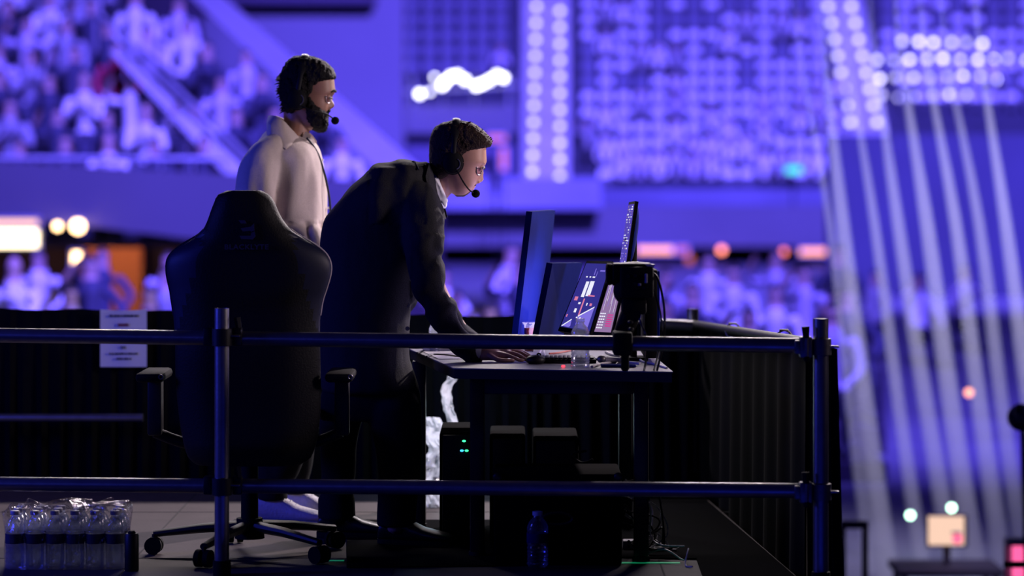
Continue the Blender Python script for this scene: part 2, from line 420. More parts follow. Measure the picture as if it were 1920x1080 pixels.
# left stand, nearer
def RL(i): return 36.4 + .8 * i, .38 + .40 * i
NL = 12
def edge_px(py): return 352 + 1.36 * py
mb = MB()
for i in range(NL):
    D, z = RL(i); pe = edge_px(300 - (z + .6 - H) * F / D)
    mb.box((-14, D, z - (.45 if i else .12)), (X(min(pe, 800), D), D + .81, z - .02))
mb.build('floor_left_stand', a_conc, smooth=False, kind='structure')
def py_at(z, D): return HY - (z - H) * F / D
# slanting parapet closing the left stand
mb = MB()
p = [P(332, -30, 44), P(392, -30, 44), P(805, 330, 36.6), P(735, 345, 36.6)]
mb.prism(p, (0, .25, 0)); mb.build('wall_left_parapet', mat('parapet_paint', (.34, .32, .38), .8, noise_scale=.5, noise_amt=.25), smooth=False, kind='structure')
mb = MB()
p = [P(205, 95, 38.6), P(238, 95, 38.6), P(500, 345, 36.2), P(440, 345, 36.2)]
mb.prism(p, (0, .2, 0)); mb.build('trim_4', a_step, smooth=False, kind='structure')
mb = MB(); mb.prism([P(-70, 300, 35.6), P(330, 322, 35.6), P(800, 345, 35.6), P(800, 450, 35.6), P(352, 447, 35.6), P(165, 424, 35.6), P(-70, 400, 35.6)], (0, .6, 0)); mb.build('wall_left_fascia', mat('left_fascia_panel', (.075, .07, .09), .7, noise_scale=.35, noise_amt=.3), smooth=False, kind='structure')
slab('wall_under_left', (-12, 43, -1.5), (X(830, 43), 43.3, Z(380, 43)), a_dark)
slab('wall_left_bright_room', (X(150, 42), 42.2, -1.5), (X(262, 42), 42.6, Z(396, 42)), mat('warm_wall_paint', (.60, .25, .13), .8, noise_scale=.4))
slab('wall_stage_right', (6.6, 60, -1.5), (14, 60.6, Z(252, 60)), mat('dark_blue_hanging', (.022, .022, .045), .9, noise_scale=.3, noise_amt=.6))

# ---------------------------------------------------------------- arena fixtures
def lamp(name, px, py, D, r, em, label, cat='light', group=None, ball=True, w=None, h=None, post=0):
    c = P(px, py, D); e = empty(name, c, label, cat, group)
    if post: MB().tube([c + Vector((0, .06, 0)), c + Vector((0, .06, -post))], .02, 6).build('mount_post', m_black, e)
    if ball:
        MB().ell(c, (r, r, r), 12, 8).build('lamp_glass', em, e)
        MB().lathe([(r * .5, 0), (r * 1.05, 0), (r * 1.05, r * .25), (r * .5, r * .25)], c + Vector((0, r * .6, r * .9)), 12).build('housing', a_metal, e)
    else:
        MB().box(c - Vector((w / 2, .04, h / 2)), c + Vector((w / 2, 0, h / 2))).build('lamp_glass', em, e, smooth=False)
        t = .04; fm = MB()
        fm.box(c + Vector((-w/2-t, -.05, h/2)), c + Vector((w/2+t, .06, h/2+t))); fm.box(c + Vector((-w/2-t, -.05, -h/2-t)), c + Vector((w/2+t, .06, -h/2)))
        fm.box(c + Vector((-w/2-t, .001, -h/2)), c + Vector((w/2+t, .06, h/2)))
        fm.build('housing', a_metal, e, smooth=False)
    return e
lamp('light_box', 22, 447, 35.9, 0, e_warmw, 'large glowing cream light box under the left stand', w=.66, h=.22, ball=False)
lamp('light_strip', 16, 417, 35.5, 0, emat('peach_strip', (1, .55, .28), 1.7), 'peach light strip just above the glowing light box', w=.72, h=.07, ball=False)
lamp('wall_lamp', 108, 424, 35.4, .05, e_warm, 'dimmer amber round lamp beside the glowing light box')
lamp('wall_lamp', 146, 424, 35.4, .085, e_warm, 'bright cream round lamp on the left stand fascia')
lamp('wall_lamp', 144, 484, 35.9, .10, e_warm, 'lone warm lamp hanging below the left stand soffit', ball=False, w=.09, h=.15)
lamp('light_strip', 1228, 469, 77.5, 0, e_orange, 'orange light strip just right of the tall monitor', w=.95, h=.15, ball=False)
lamp('light_strip', 1279, 469, 77.5, 0, e_oranged, 'short dim orange strip at the end of the long one', w=.3, h=.16, ball=False)
lamp('light_strip', 1553, 472, 77.5, 0, e_orange, 'orange light strip seen above the right corner post', w=1.5, h=.15, ball=False)
lamp('ceiling_lamp', 1353, 469, 77.5, .09, emat('dim_red_lamp', (1, .25, .2), 5), 'small dull red lamp alone under the far balcony')
lamp('ceiling_lamp', 1470, 472, 77.5, .08, emat('dim_red_lamp_b', (1, .2, .2), 3), 'faint red lamp next to the right orange strip')
lamp('wall_lamp', 1293, 510, 80, 0, e_oranged, 'tall orange glow on the wall under the far balcony', ball=False, w=.18, h=.9)
lamp('wall_lamp', 1850, 520, 70, 0, emat('salmon', (1, .4, .25), .9), 'tall salmon lamp behind the light beams at far right', ball=False, w=.18, h=1.2)
lamp('wall_lamp', 1817, 736, 24, .035, emat('salmon_b', (1, .35, .22), 3), 'small orange lamp low behind the light beams')
lamp('exit_sign', 1488, 319, 79.0, 0, e_exit, 'green lit exit sign at the foot of the far stand', cat='sign', w=.42, h=.16, ball=False, post=1.2)
lamp('red_sign', 931, 259, 74.5, 0, e_redsign, 'small wide red sign behind the bent man head', cat='sign', w=.45, h=.13, ball=False, post=3.4)
lamp('red_sign', 944, 298, 74.5, 0, e_redsign, 'small upright red sign below the wide red one', cat='sign', w=.12, h=.55, ball=False, post=2.9)
for px, py in ((787, 176), (806, 172), (815, 145), (829, 160), (836, 152), (846, 143), (858, 141), (872, 150), (893, 161), (905, 157), (918, 150), (932, 141), (944, 146)):
    lamp('flood_lamp', px, py, 75.2, .085 if px not in (806, 815) else .05, e_white, 'white flood lamp in the crowded row left of the far aisle', group='white flood lamps in a wavy row', post=Z(py, 75.2) - Z(194, 75.2))
lrl = empty('lamp_rail', P(865, 170, 75.4), 'steel rail with uprights carrying the white flood lamps', 'rail')
MB().tube([P(760, 172, 75.5), P(972, 160, 75.5)], .04, 8).build('top_bar', a_metal, lrl)
for px in (775, 830, 890, 955): MB().tube([P(px, 200, 75.6), P(px, 140, 75.6)], .03, 6).build('post', a_metal, lrl)
for k, py in enumerate(range(12, 335, 31)):
    D = 79.8 + .88 * (372 - py) / 29.5
    for px in (1006 - k * .8, 1050): lamp('step_light', px, py + (8 if px > 1030 else 0), D - .1, .09, e_step, 'round step light along the upright aisle of the far stand', group='step lights of the upright far aisle')
    for px in (1551 + .19 * py, 1594 + .22 * py): lamp('step_light', px, py, D - .1, .10, e_step, 'round step light along the slanting aisle of the far stand', group='step lights of the slanting far aisle')
for j, (y, x0, n) in enumerate(((112, 1645, 10), (146, 1650, 8), (180, 1656, 6), (80, 1690, 6))):
    for k in range(n):
        lamp('row_light', x0 + k * 31 + random.uniform(-3, 3), y + random.uniform(-3, 3), 79.6 + .88 * (372 - y) / 29.5, .085, emat('row_lamp%d%d' % (j, k), (.60, .55, 1), random.choice((3, 5, 8))), 'violet lamp on a seat row right of the slanting aisle', group='violet lamps on the seat rows at right')

# seats of the far stand
def seat_mesh(name, m):
    mb = MB(); R = []
    for i, z in enumerate((.47, .53, .65, .77, .81)):
        hw = (.15, .20, .21, .20, .15)[i]; dy = (.02, .03, .05, .07, .09)[i]
        R.append([Vector((hw * math.sin(t), dy - .05 * (1 - math.cos(t)), z)) for t in [(-1 + 2 * k / 8) * 1.2 for k in range(9)]])
    R2 = [[v + Vector((0, .03, 0)) for v in r] for r in R]
    for r, q in ((R, 0), (R2, 1)): mb.rings(r, cap=False, closed=False)
    mb.mi = 1; mb.bbox((-.17, -.05, .34), (.17, .03, .60), .02)
    mb.box((-.03, -.04, 0), (.03, .02, .40))
    return mb.mesh(name, [m, a_seat3])
a_seat3 = mat('shaded_seat_base', (.06, .06, .09), .7, noise_scale=2)  # base darkened in colour so the seat backs read as reflections
SM = [seat_mesh('stadium_seat', a_seat), seat_mesh('stadium_seat', a_seat2)]
# seated person meshes (three poses, several clothes)
def person_proto(pose):
    mb = MB(); r = random.Random(pose)
    lean = (.0, .12, -.05)[pose]
    mb.tube([(0, 0, .45), (0, .02 - lean * .5, .75), (0, -lean, 1.02)], [.17, .17, .19], 14, smooth=3, round_ends=True, sq=(1, .62) if True else (1, 1))
    mb.tube([(0, -lean, 1.02), (0, -lean - .01, 1.16)], [.07, .06], 10)
    mb.ell((0, -lean - .02, 1.26), (.080, .098, .120), 14, 10)
    mb.ell((0, -lean - .115, 1.245), (.016, .022, .022), 8, 6)
    for s in (-1, 1):
        mb.tube([(.10 * s, 0, .50), (.13 * s, -.44, .52), (.12 * s, -.46, .08)], [.085, .065, .045], 10, smooth=3, round_ends=True)
        mb.ell((.12 * s, -.53, .05), (.045, .12, .045), 8, 6)
        sh = Vector((.20 * s, -lean, 1.0))
        if pose == 0: pts = [sh, (.26 * s, -.04, .74), (.10 * s, -.30, .62)]
        elif pose == 1: pts = [sh, (.25 * s, -lean - .12, .78), (.05 * s, -lean - .26, .98)]
        else: pts = [sh, (.33 * s, -.03, .80 if s > 0 else 1.05), (.20 * s, -.26, .66 if s > 0 else 1.34)]
        mb.tube(pts, [.062, .050, .036], 9, smooth=3, round_ends=True)
        mb.ell(Vector(pts[2]) + Vector((-.02 * s, -.05, .01)), (.035, .05, .025), 8, 6)
    o = fuse(mb, 'person', [m_white], None, .028, 3)
    me = o.data; bpy.data.objects.remove(o); return me
PROTO = [person_proto(k) for k in range(3)]
p_skin = mat('crowd_skin', (.42, .27, .22), .6, noise_scale=5, noise_amt=.1)
p_hair = mat('crowd_hair', (.03, .02, .02), .6, noise_scale=5, noise_amt=.1)
p_dark = mat('crowd_trousers', (.04, .04, .06), .8, noise_scale=5, noise_amt=.2)
CLOTH = {'white': mat('crowd_white', (.80, .78, .80), .8, noise_scale=4, noise_amt=.1), 'grey': mat('crowd_grey', (.34, .33, .38), .8, noise_scale=4, noise_amt=.1),
         'dark': mat('crowd_dark', (.05, .05, .09), .8, noise_scale=4, noise_amt=.2), 'lilac': mat('crowd_lilac', (.55, .50, .62), .8, noise_scale=4, noise_amt=.1), 'red': mat('crowd_red', (.45, .03, .08), .8, noise_scale=4, noise_amt=.1)}
PM = {}
for k, me0 in enumerate(PROTO):
    for cname, cm in CLOTH.items():
        me = me0.copy(); me.materials.clear()
        for q in (cm, p_skin, p_hair, p_dark): me.materials.append(q)
        bald = cname == 'white' and k == 1
        for p in me.polygons:
            c = p.center
            if c.z > 1.12: p.material_index = 2 if (not bald and (c.z > 1.30 or c.y > -(.0, .12, -.05)[k] + .03)) else 1
            elif c.z < .60 and c.y < .1 and abs(c.x) < .2: p.material_index = 3
            else: p.material_index = 0
        PM[(k, cname)] = me
proto_objs = {}
def copy_at(key_, name, me, loc, rz, s, label, cat, group):
    if key_ not in proto_objs:
        o = bpy.data.objects.new(name, me); proto_objs[key_] = o
    else: o = proto_objs[key_].copy()
    COL.objects.link(o); o.location = loc; o.rotation_euler = (0, 0, rz); o.scale = (s, s, s)
    return tag(o, label, cat, group)
def person_at(loc, zone, rz=0, cname=None, s=1):
    cname = cname or random.choices(('white', 'lilac', 'grey', 'dark'), (6, 3, 2, 7))[0]
    words = {'white': 'white top', 'grey': 'grey top', 'dark': 'dark top', 'lilac': 'lilac top', 'red': 'red top'}[cname]
    k = random.randrange(3)
    return copy_at((k, cname), 'person', PM[(k, cname)], loc, rz, s, 'person in a %s %s' % (words, zone), 'person', 'people in a %s %s' % (words, zone))
nseat = 0; rest = MB()
slots = []
for i in range(NR):
    D, z = RW(i); py = 372 - 29.5 * i
    px = 772
    while px < 1935:
        ok = True
        for a in (aisle1, aisle2):
            lo, hi = a(py)
            if lo - 14 < px < hi + 14: ok = False
        if px < 980 and py > 175: ok = False
        if 1060 < px < 1128 and py > 330: ok = False
        if px > 1680 and py > 235 + (px - 1680) * .05: ok = False
        if ok: slots.append((i, px))
        px += 33.2
for n, (i, px) in enumerate(slots):
    D, z = RW(i); dim = (px < 980) or random.random() < (.12 if i < 10 else .5)  # dim light on left seats put into duller plastic; others at random
    loc = Vector((X(px, D), D + .45, z))
    c = random.random()
    if (i < 4 and c < .42) or c < .12:
        person_at(loc + Vector((0, .12, -.02)), 'sitting on the far stand', random.uniform(-.3, .3), random.choice(('white', 'white', 'lilac', 'grey')) , 1.0)
    elif nseat < 300:
        nseat += 1
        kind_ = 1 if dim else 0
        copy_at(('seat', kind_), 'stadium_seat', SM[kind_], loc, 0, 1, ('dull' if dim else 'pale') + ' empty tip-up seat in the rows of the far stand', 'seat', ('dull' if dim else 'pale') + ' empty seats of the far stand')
    else:
        for poly in SM[0].polygons: rest.add([SM[0].vertices[v].co + loc for v in poly.vertices], [tuple(range(len(poly.vertices)))])
if rest.v: rest.build('stadium_seats', a_seat, kind='stuff', label='remaining top rows of empty seats in the far stand', cat='seat')
# crowd on the left stand
for i in range(NL):
    D, z = RL(i); x = -7.4 + .3 * (i % 2)
    while True:
        pxc = 960 + x / D * F; pyc = py_at(z + .9, D)
        if pxc > edge_px(pyc) - 56 or pxc > 720: break
        s0 = 222 + (pyc - 95) * 1.03
        if pxc > -30 and pyc > -60 and not (abs(pxc - s0) < 30 and pyc > 60) and random.random() < .94:
            person_at((x + random.uniform(-.08, .08), D + .45, z - .05), 'sitting on the left stand', random.uniform(-.1, .35), 'red' if (i == 3 and 170 < pxc < 225) else None, random.uniform(.95, 1.08))
        x += .58
# rail along the front of the left stand
rl = empty('guard_rail', (-5, 36.1, Z(322, 36.1)), 'thin pale guard rail along the front of the left stand', 'railing')
MB().tube([(-8, 36.1, Z(296, 36.1)), (X(420, 36.1), 36.1, Z(298, 36.1))], .03, 8).build('top_bar', a_metal, rl)
for k in range(12):
    x = -6.8 + k * .4; MB().tube([(x, 36.1, Z(335, 36.1)), (x, 36.1, Z(297, 36.1))], .015, 6).build('post', a_metal, rl)
rl = empty('guard_rail', P(350, 200, 37.5), 'sloping guard rail beside the stairs of the left stand', 'railing')
MB().tube([P(180, 20, 38.9), P(470, 300, 36.3)], .035, 8).build('top_bar', a_metal, rl)
for k in range(6):
    t = k / 5; a = P(180, 20, 38.9).lerp(P(470, 300, 36.3), t); MB().tube([a, a - Vector((0, 0, .55))], .02, 6).build('post', a_metal, rl)
# people on the arena floor behind the booth
for j, D in enumerate((26.5, 29, 31.5, 34)):
    slab('floor_riser', (-8, D - .9, -1.5), (X(1640, D), D + 1.2, -1.33 + .09 * j), a_dark)
    px = -40 + j * 37
    while px < 1640:
        if (px < 350 or 830 < px < 1000 or 1215 < px < 1600) and random.random() < .97:
            person_at((X(px, D), D, -1.33 + .09 * j), 'on the arena floor behind the booth', random.uniform(-.3, .5), None, random.uniform(.95, 1.08))
        px += .72 / D * F * random.uniform(1, 1.2)

# right-hand side of the arena floor: stage desk, screens, lamps
t = empty('stage_table', P(1780, 1075, 19), 'dark low stage table carrying the glowing cream screen', 'table')
c = P(1775, 1060, 19)
MB().bbox(c + Vector((-.35, -.2, -.05)), c + Vector((.35, .3, 0)), .01).build('tabletop', a_dark, t)
for sx in (-.3, .3):
    for sy in (-.15, .25): MB().box(c + Vector((sx - .02, sy - .02, -.45)), c + Vector((sx + .02, sy + .02, -.05))).build('leg', a_dark, t, smooth=False)
t = empty('stage_monitor', P(1775, 1040, 18.9), 'glowing cream screen on the far stage table', 'screen')
MB().box(P(1742, 1022, 18.9), P(1806, 968, 18.94)).build('display', e_cream, t, smooth=False)
MB().box(P(1738, 1026, 18.95), P(1812, 964, 19.0)).build('casing', a_dark, t, smooth=False)
MB().box(P(1770, 1060, 18.95), P(1780, 1026, 19.0)).build('stand', a_dark, t, smooth=False)
lamp('stage_lamp', 1707, 966, 21, .028, e_mint, 'mint green round lamp left of the cream screen')
lamp('stage_lamp', 1784, 952, 21, .028, e_mint, 'mint green round lamp just above the cream screen')
lamp('stage_lamp', 1795, 1010, 18.6, .035, emat('rose_lamp', (1, .15, .3), 1.3), 'rose coloured lamp at the lower edge of the cream screen')
lamp('lit_screen', 1912, 1052, 17, 0, e_pink, 'pink lit panel cut by the right edge of the picture', cat='screen', w=.09, h=.19, ball=False)
b = empty('black_bar', P(1905, 1058, 14), 'short black bar in front of the pink panel', 'bar')
MB().bbox(P(1884, 1065, 14), P(1960, 1052, 14.04), .004).build('bar_body', m_black, b)
MB().tube([P(1950, 1058, 14.02), P(1950, 1300, 14.02)], .02, 8).build('upright', m_black, b)
b = empty('stage_light', P(1910, 785, 15), 'dark round stage lamp head at the right edge', 'stage light')
MB().ell(P(1915, 783, 15), (.075, .09, .072), 16, 12).build('lamp_head', m_leather2, b)
MB().torus(P(1912, 770, 14.93), .03, .008, (1, 0, 0), (0, 0, 1)).build('lens_ring', m_clamp, b)
MB().tube([P(1918, 800, 15.05), P(1930, 1250, 15.05)], .015, 8).build('yoke_pole', m_black, b)
g = empty('barrier_frame', P(1600, 990, 17), 'dark low frame standing on the arena floor beside the black drape', 'barrier')
MB().tube([P(1575, 984, 17), P(1628, 984, 17)], .025, 8).build('top_bar', a_dark, g)
for px in (1580, 1622): MB().tube([P(px, 984, 17), P(px, 1214, 17)], .02, 8).build('leg', a_dark, g)
for k, (px, D, cn) in enumerate(((1725, 40, 'white'), (1800, 43, 'lilac'), (1640, 41, 'grey'))):
    person_at((X(px, D), D, -1.5), 'on the arena floor at the right', random.uniform(-1, 1), cn, .95)

# light beams in the haze: slim shafts of haze that an added side lamp lights
mv = bpy.data.materials.new('haze_shaft'); mv.use_nodes = True; nt = mv.node_tree
for n in list(nt.nodes): nt.nodes.remove(n)
out = nt.nodes.new('ShaderNodeOutputMaterial'); vs = nt.nodes.new('ShaderNodeVolumeScatter')
vs.inputs['Color'].default_value = (.95, .95, .97, 1); vs.inputs['Density'].default_value = 2.4; vs.inputs['Anisotropy'].default_value = 0
nt.links.new(vs.outputs[0], out.inputs['Volume'])
for k, (x0, x1, x2, r) in enumerate(((1545, 1580, 1672, .055), (1590, 1640, 1740, .04), (1640, 1684, 1800, .05), (1688, 1738, 1838, .055), (1735, 1792, 1890, .05), (1775, 1836, 1930, .045), (1838, 1886, 1985, .05), (1500, 1556, 1640, .03))):
    D = 19.5 + .5 * (k % 3); r *= 1.25
    MB().tube([P(x0 - 12, -60, D), P(x0, 100, D), P(x1, 420, D), P(x1 + (x2 - x1) * .45, 760, D), P(x2, 1130, D)], [r * .18, r * .3, r * .75, r, r * 1.25], 14, smooth=4).build(
        'light_beam', mv, label='slim pale light beam in haze at the right of the booth', cat='light beam', group='pale light beams fanning down at right')

# ---------------------------------------------------------------- booth railing
def coupler(parent, c, ax, wing=True):
    """scaffold coupler around a tube with axis ax"""
    mb = MB(); ax = Vector(ax).normalized()
    mb.tube([c - ax * .028, c + ax * .028], .034, 14)
    mb.bbox((-.012, -.03, -.030), (.012, .03, .030), .004, Matrix.Translation(c + Vector((-.036, 0, 0))))
    mb.tube([c + Vector((-.052, -.03, .05)), c + Vector((-.052, -.03, -.045))], .009, 8)
    mb.tube([c + Vector((-.052, -.03, .050)), c + Vector((-.052, -.03, .068))], [.013, .016], 6)
    mb.bbox((-.034, -.01, -.016), (.0, .03, .016), .004, Matrix.Translation(c + Vector((-.03, -.02, 0))))
    o = mb.build('coupler', m_clamp, parent)
    return o
def post_tube(px, y0, y1, D, label, cat='railing post'):
    a = P(px, y0, D); e = empty('railing_post', (a.x, D, 0), label, cat)
    mb = MB(); R = []
    top = a.z; bot = .045
    mb.tube([(a.x, D, bot), (a.x, D, top)], .0243, 24, cap=False); mb.tube([(a.x, D, top - .06), (a.x, D, top - .001)], .0215, 24)
    mb.build('tube', m_tube, e)
    MB().tube([(a.x, D, 0), (a.x, D, .05)], .030, 20).build('foot_sleeve', m_black, e)
    return e, a
DL, DR = 9.62, 9.20
post_l, pa = post_tube(416, 578, 0, 9.50, 'left front railing post in front of the gaming chair')
post_r, pb = post_tube(1539, 597, 0, 9.235, 'thick right corner railing post beside the black drape')
post_b, pc = post_tube(1299, 579, 0, 12.2, 'short dark post top at the back right corner of the booth')
def rail(name, pts, label, r=.0243):
    c = Vector(pts[0]).lerp(Vector(pts[1]), .5); e = empty(name, c, label, 'railing')
    MB().tube(pts, r, 24).build('tube', m_tube, e); return e
ty = lambda px: 628.5 + (648 - 628.5) * px / 1510
r1 = rail('guard_rail', [P(-40, ty(-40), DL), P(398, ty(398), 9.55)], 'upper front rail left of the left post')
r2 = rail('guard_rail', [P(440, ty(440) + .5, 9.55), P(1506, 648, 9.24)], 'long upper front rail passing in front of the desk')
r3 = rail('guard_rail', [P(-40, 907, DL), P(392, 911, 9.55)], 'lower front rail left of the left post')
r4 = rail('guard_rail', [P(436, 911, 9.55), P(1506, 920, 9.24)], 'long lower front rail under the desk')
def clampset(parent, px, py, D, side):
    c = P(px, py, D); mb = MB(); s = side
    mb.tube([c + Vector((0, 0, -.026)), c + Vector((0, 0, .026))], .0335, 18)
    o = mb.build('coupler', m_clamp, parent)
    b = c + Vector((-.052 * s, -.012, 0)); mb = MB()
    mb.bbox((-.018, -.022, -.034), (.022, .022, .034), .006, Matrix.Translation(b)); mb.bbox((-.034, -.02, -.022), (-.012, .02, .022), .005, Matrix.Translation(b))
    mb.tube([b + Vector((.004, -.018, -.04)), b + Vector((.004, -.018, .045))], .008, 8)
    mb.build('coupler_jaw', m_clamp, parent)
    mb = MB(); mb.tube([b + Vector((.002, -.018, .03)), b + Vector((0, -.018, .066))], [.011, .0145], 6); mb.build('bolt', m_black, parent); MB().ell(b + Vector((.004, -.022, -.038)), (.012, .012, .01), 8, 6).build('nut', m_black, parent)
    mb = MB(); mb.bbox((.03, -.012, -.0035), (.058, .012, .0035), .002, Matrix.Translation(c)); mb.build('wedge_pin', m_tube, parent)
clampset(post_r, 1539, 650, 9.235, 1); clampset(post_r, 1539, 922, 9.235, 1)
for py in (632, 912):
    c = P(416, py, 9.50); mb = MB(); mb.tube([c - Vector((0, 0, .028)), c + Vector((0, 0, .028))], .033, 18); mb.build('coupler', m_satin, post_l)
    mb = MB()
    for s in (-1, 1):
        mb.bbox((-.016, -.018, -.030), (.016, .03, .030), .006, Matrix.Translation(c + Vector((.048 * s, .03, 0))))
    mb.build('coupler_jaw', m_satin, post_l)
    mb = MB(); mb.bbox((.028, -.012, -.003), (.060, .012, .003), .002, Matrix.Translation(c + Vector((0, 0, .004)))); mb.build('wedge_pin', m_clamp, post_l)
    mb = MB(); mb.tube([c + Vector((.056, .0, .03)), c + Vector((.050, .0, .065))], [.010, .013], 6); mb.build('bolt', m_satin, post_l)
# back railing with hanging drape
DB = 12.2
rb = rail('guard_rail', [P(-40, 594, DB), P(1300, 610, DB)], 'back rail of the booth holding up the black drape')
rm = rail('guard_rail', [P(-40, 783, 12.0), P(268, 783, 12.0)], 'bluish middle rail behind the chair at the left', .017)
rs = rail('guard_rail', [P(1299, 608, DB), P(1512, 642, 9.35)], 'side rail running forward to the right corner post', .018); rs.children[0].data.materials[0] = m_satin
mb = MB(); a = P(1160, 610, DB); mb.tube([P(1215, 606, DB - .1), P(1299, 611, DB - .12)], .022, 16); 
e = empty('guard_rail', P(1250, 608, DB - .1), 'short grey rail piece beside the back corner post', 'railing'); mb.build('tube', m_tube, e)
for px, py, D in ((1374, 618, 11.1), (1470, 632, 9.9)):
    c = P(px, py + 2, D); e = empty('cable_tie', c, 'small pale tie on the side rail, %s' % ('nearer the back post' if px < 1400 else 'nearer the corner post'), 'tie')
    MB().torus(c, .027, .004, (1, 0, .1), (0, .1, 1), n=16, m=6).build('loop', m_white, e)
    MB().bbox((-.016, -.006, .024), (.016, .006, .031), .002, Matrix.Translation(c)).build('knot', m_white, e)
# drapes
def drape(name, x0, x1, Df, ztop, zbot, label, amp=.02, n=90, waves=26, gapx=None, seed=0):
    mb = MB(); rows = 14; R = []
    for side in (0, 1):
        for i in range(rows + 1):
            t = i / rows; ring = []
            for k in range(n + 1):
                u = k / n; x = x0 + (x1 - x0) * u
                D = Df(u); zt = ztop(u)
                yy = amp * (.25 + t) * math.sin(u * waves * 2 * math.pi + 1.5 * math.sin(u * 9 + seed)) + side * .006
                ring.append(Vector((x, D + yy, zt + (zbot - zt) * t + .004 * math.sin(u * 40) * (1 - t))))
            R.append(ring)
        mb.rings(R, cap=False, closed=False); R = []
    return mb.build(name, m_drape, label=label, cat='curtain')
drape('drape', X(-60, DB), X(1000, DB), lambda u: DB - .035, lambda u: Z(577 + 16 * u, DB), .0, 'black drape hanging along the back of the booth, paper notice pinned on it', waves=34)
drape('drape', X(985, DB), X(1300, DB), lambda u: DB - .035, lambda u: Z(604 + 4 * u, DB), .0, 'black drape piece behind the monitors at the back right corner', waves=10)
# the side drape runs from the back post to the front corner
mb = MB()
for s in (0, 1):
    R = []
    for i in range(15):
        t = i / 14; ring = []
        for k in range(81):
            u = k / 80; A = P(1299, 604, DB); B = P(1500, 634, 9.42); p = A.lerp(B, u)
            w_ = .018 * (.3 + t) * math.sin(u * 60) + s * .006
            ring.append(Vector((p.x + w_ + .02, p.y, p.z * (1 - t) - .35 * t)))
        R.append(ring)
    mb.rings(R, cap=False, closed=False)
mb.build('drape', m_drape, label='black drape hanging from the side rail at the right of the booth', cat='curtain')
mb = MB()
for s in (0, 1):
    R = []
    for i in range(15):
        t = i / 14; ring = []
        for k in range(31):
            u = k / 30; x = X(1503 + 6 * t, 9.5) + (X(1562 + 10 * t, 9.5) - X(1503, 9.5)) * u
            ring.append(Vector((x, 9.38 + .012 * math.sin(u * 24) * (.3 + t) + s * .005, Z(640 + 14 * u, 9.38) * (1 - t) - .3 * t)))
        R.append(ring)
    mb.rings(R, cap=False, closed=False)
mb.build('drape', m_drape, label='narrow black drape end hanging behind the right corner post', cat='curtain')
# paper notice
c = P(231, 634, DB - .075); pn = empty('paper_notice', c, 'white paper notice with printed lines pinned to the black drape', 'notice')
mb = MB(); R = []
for i in range(9):
    R.append([Vector((X(188 + 87 * k / 8, c.y), c.y + .002 * math.sin(k) , Z(580 + 108 * i / 8 + (2.2 * math.sin(k / 8 * math.pi) if i == 0 else 0), c.y))) for k in range(9)])
mb.rings(R, cap=False, closed=False); mb.build('sheet', m_paper, pn)
def marks(px0, px1, py, h, m):
    mb = MB(); r = random.Random(px0 * 7 + int(py)); x = px0
    while x < px1:
        w_ = r.uniform(2.0, 3.6); a = P(x, py + h / 2, c.y - .006); b = P(min(x + w_, px1), py - h / 2 * r.uniform(.7, 1), c.y - .004)
        mb.box(a, b); x += w_ + r.choice((.8, .8, 2.5))
    mb.build('printed_line', m, pn, smooth=False)
marks(205, 260, 592, 4.5, m_ink); marks(221, 243, 609, 6, m_inkr); marks(205, 258, 663, 4, m_ink); marks(218, 246, 672.5, 4, m_ink)
def text_mesh(body, name, size, loc, m, parent, sx=1, bold=0, rot=(math.pi / 2, 0, 0)):
    cu = bpy.data.curves.new(name, 'FONT'); cu.body = body; cu.size = size; cu.align_x = 'CENTER'; cu.align_y = 'CENTER'; cu.extrude = .0008; cu.offset = bold; cu.space_character = 1.1
    o = bpy.data.objects.new(name, cu); COL.objects.link(o)
    dg = bpy.context.evaluated_depsgraph_get(); dg.update(); me = bpy.data.meshes.new_from_object(o.evaluated_get(dg)); bpy.data.objects.remove(o)
    me.materials.clear(); me.materials.append(m)
    o = bpy.data.objects.new(name, me); COL.objects.link(o); o.parent = parent
    o.location = Vector(loc) - parent_loc(parent); o.rotation_euler = rot; o.scale = (sx, 1, 1); return o
text_mesh('TO', 'printed_line', .016, P(231, 652, c.y - .005), m_ink, pn, bold=.0006)

# ---------------------------------------------------------------- desk
def tabletop(zt, th, c4): 
    mb = MB(); top = [Vector((p[0], p[1], zt)) for p in c4]; mb.prism([v - Vector((0, 0, th)) for v in top], (0, 0, th)); return mb
FL = P(850, 690, 9.80); FR = P(1262, 697, 9.63); ZT = FL.z
c4 = [(FL.x, FL.y), (FR.x, FR.y), (.50, 10.78), (-.385, 10.80)]
desk = empty('desk', (.1, 10.2, 0), 'dark desk with a slanted left end carrying the monitors', 'desk')
tabletop(ZT, .004, c4).build('tabletop', m_desk, desk, smooth=False)
cc = Vector((.1, 10.25, 0)); c5 = [((p[0] - cc.x) * .992 + cc.x, (p[1] - cc.y) * .992 + cc.y) for p in c4]
tabletop(ZT - .0045, .032, c5).build('edge_band', m_desk_e, desk, smooth=False)
for x, y in ((-.12, 9.95), (.44, 9.82), (-.345, 10.70), (.42, 10.68)):
    MB().bbox((x - .025, y - .025, .02), (x + .025, y + .025, ZT - .037), .006).build('leg', m_satin, desk)
    MB().tube([(x, y, 0), (x, y, .02)], .03, 14).build('foot', m_black, desk)
MB().bbox((-.14, 9.93, ZT - .10), (.46, 9.95, ZT - .037), .004).build('cross_bar', m_desk_e, desk)
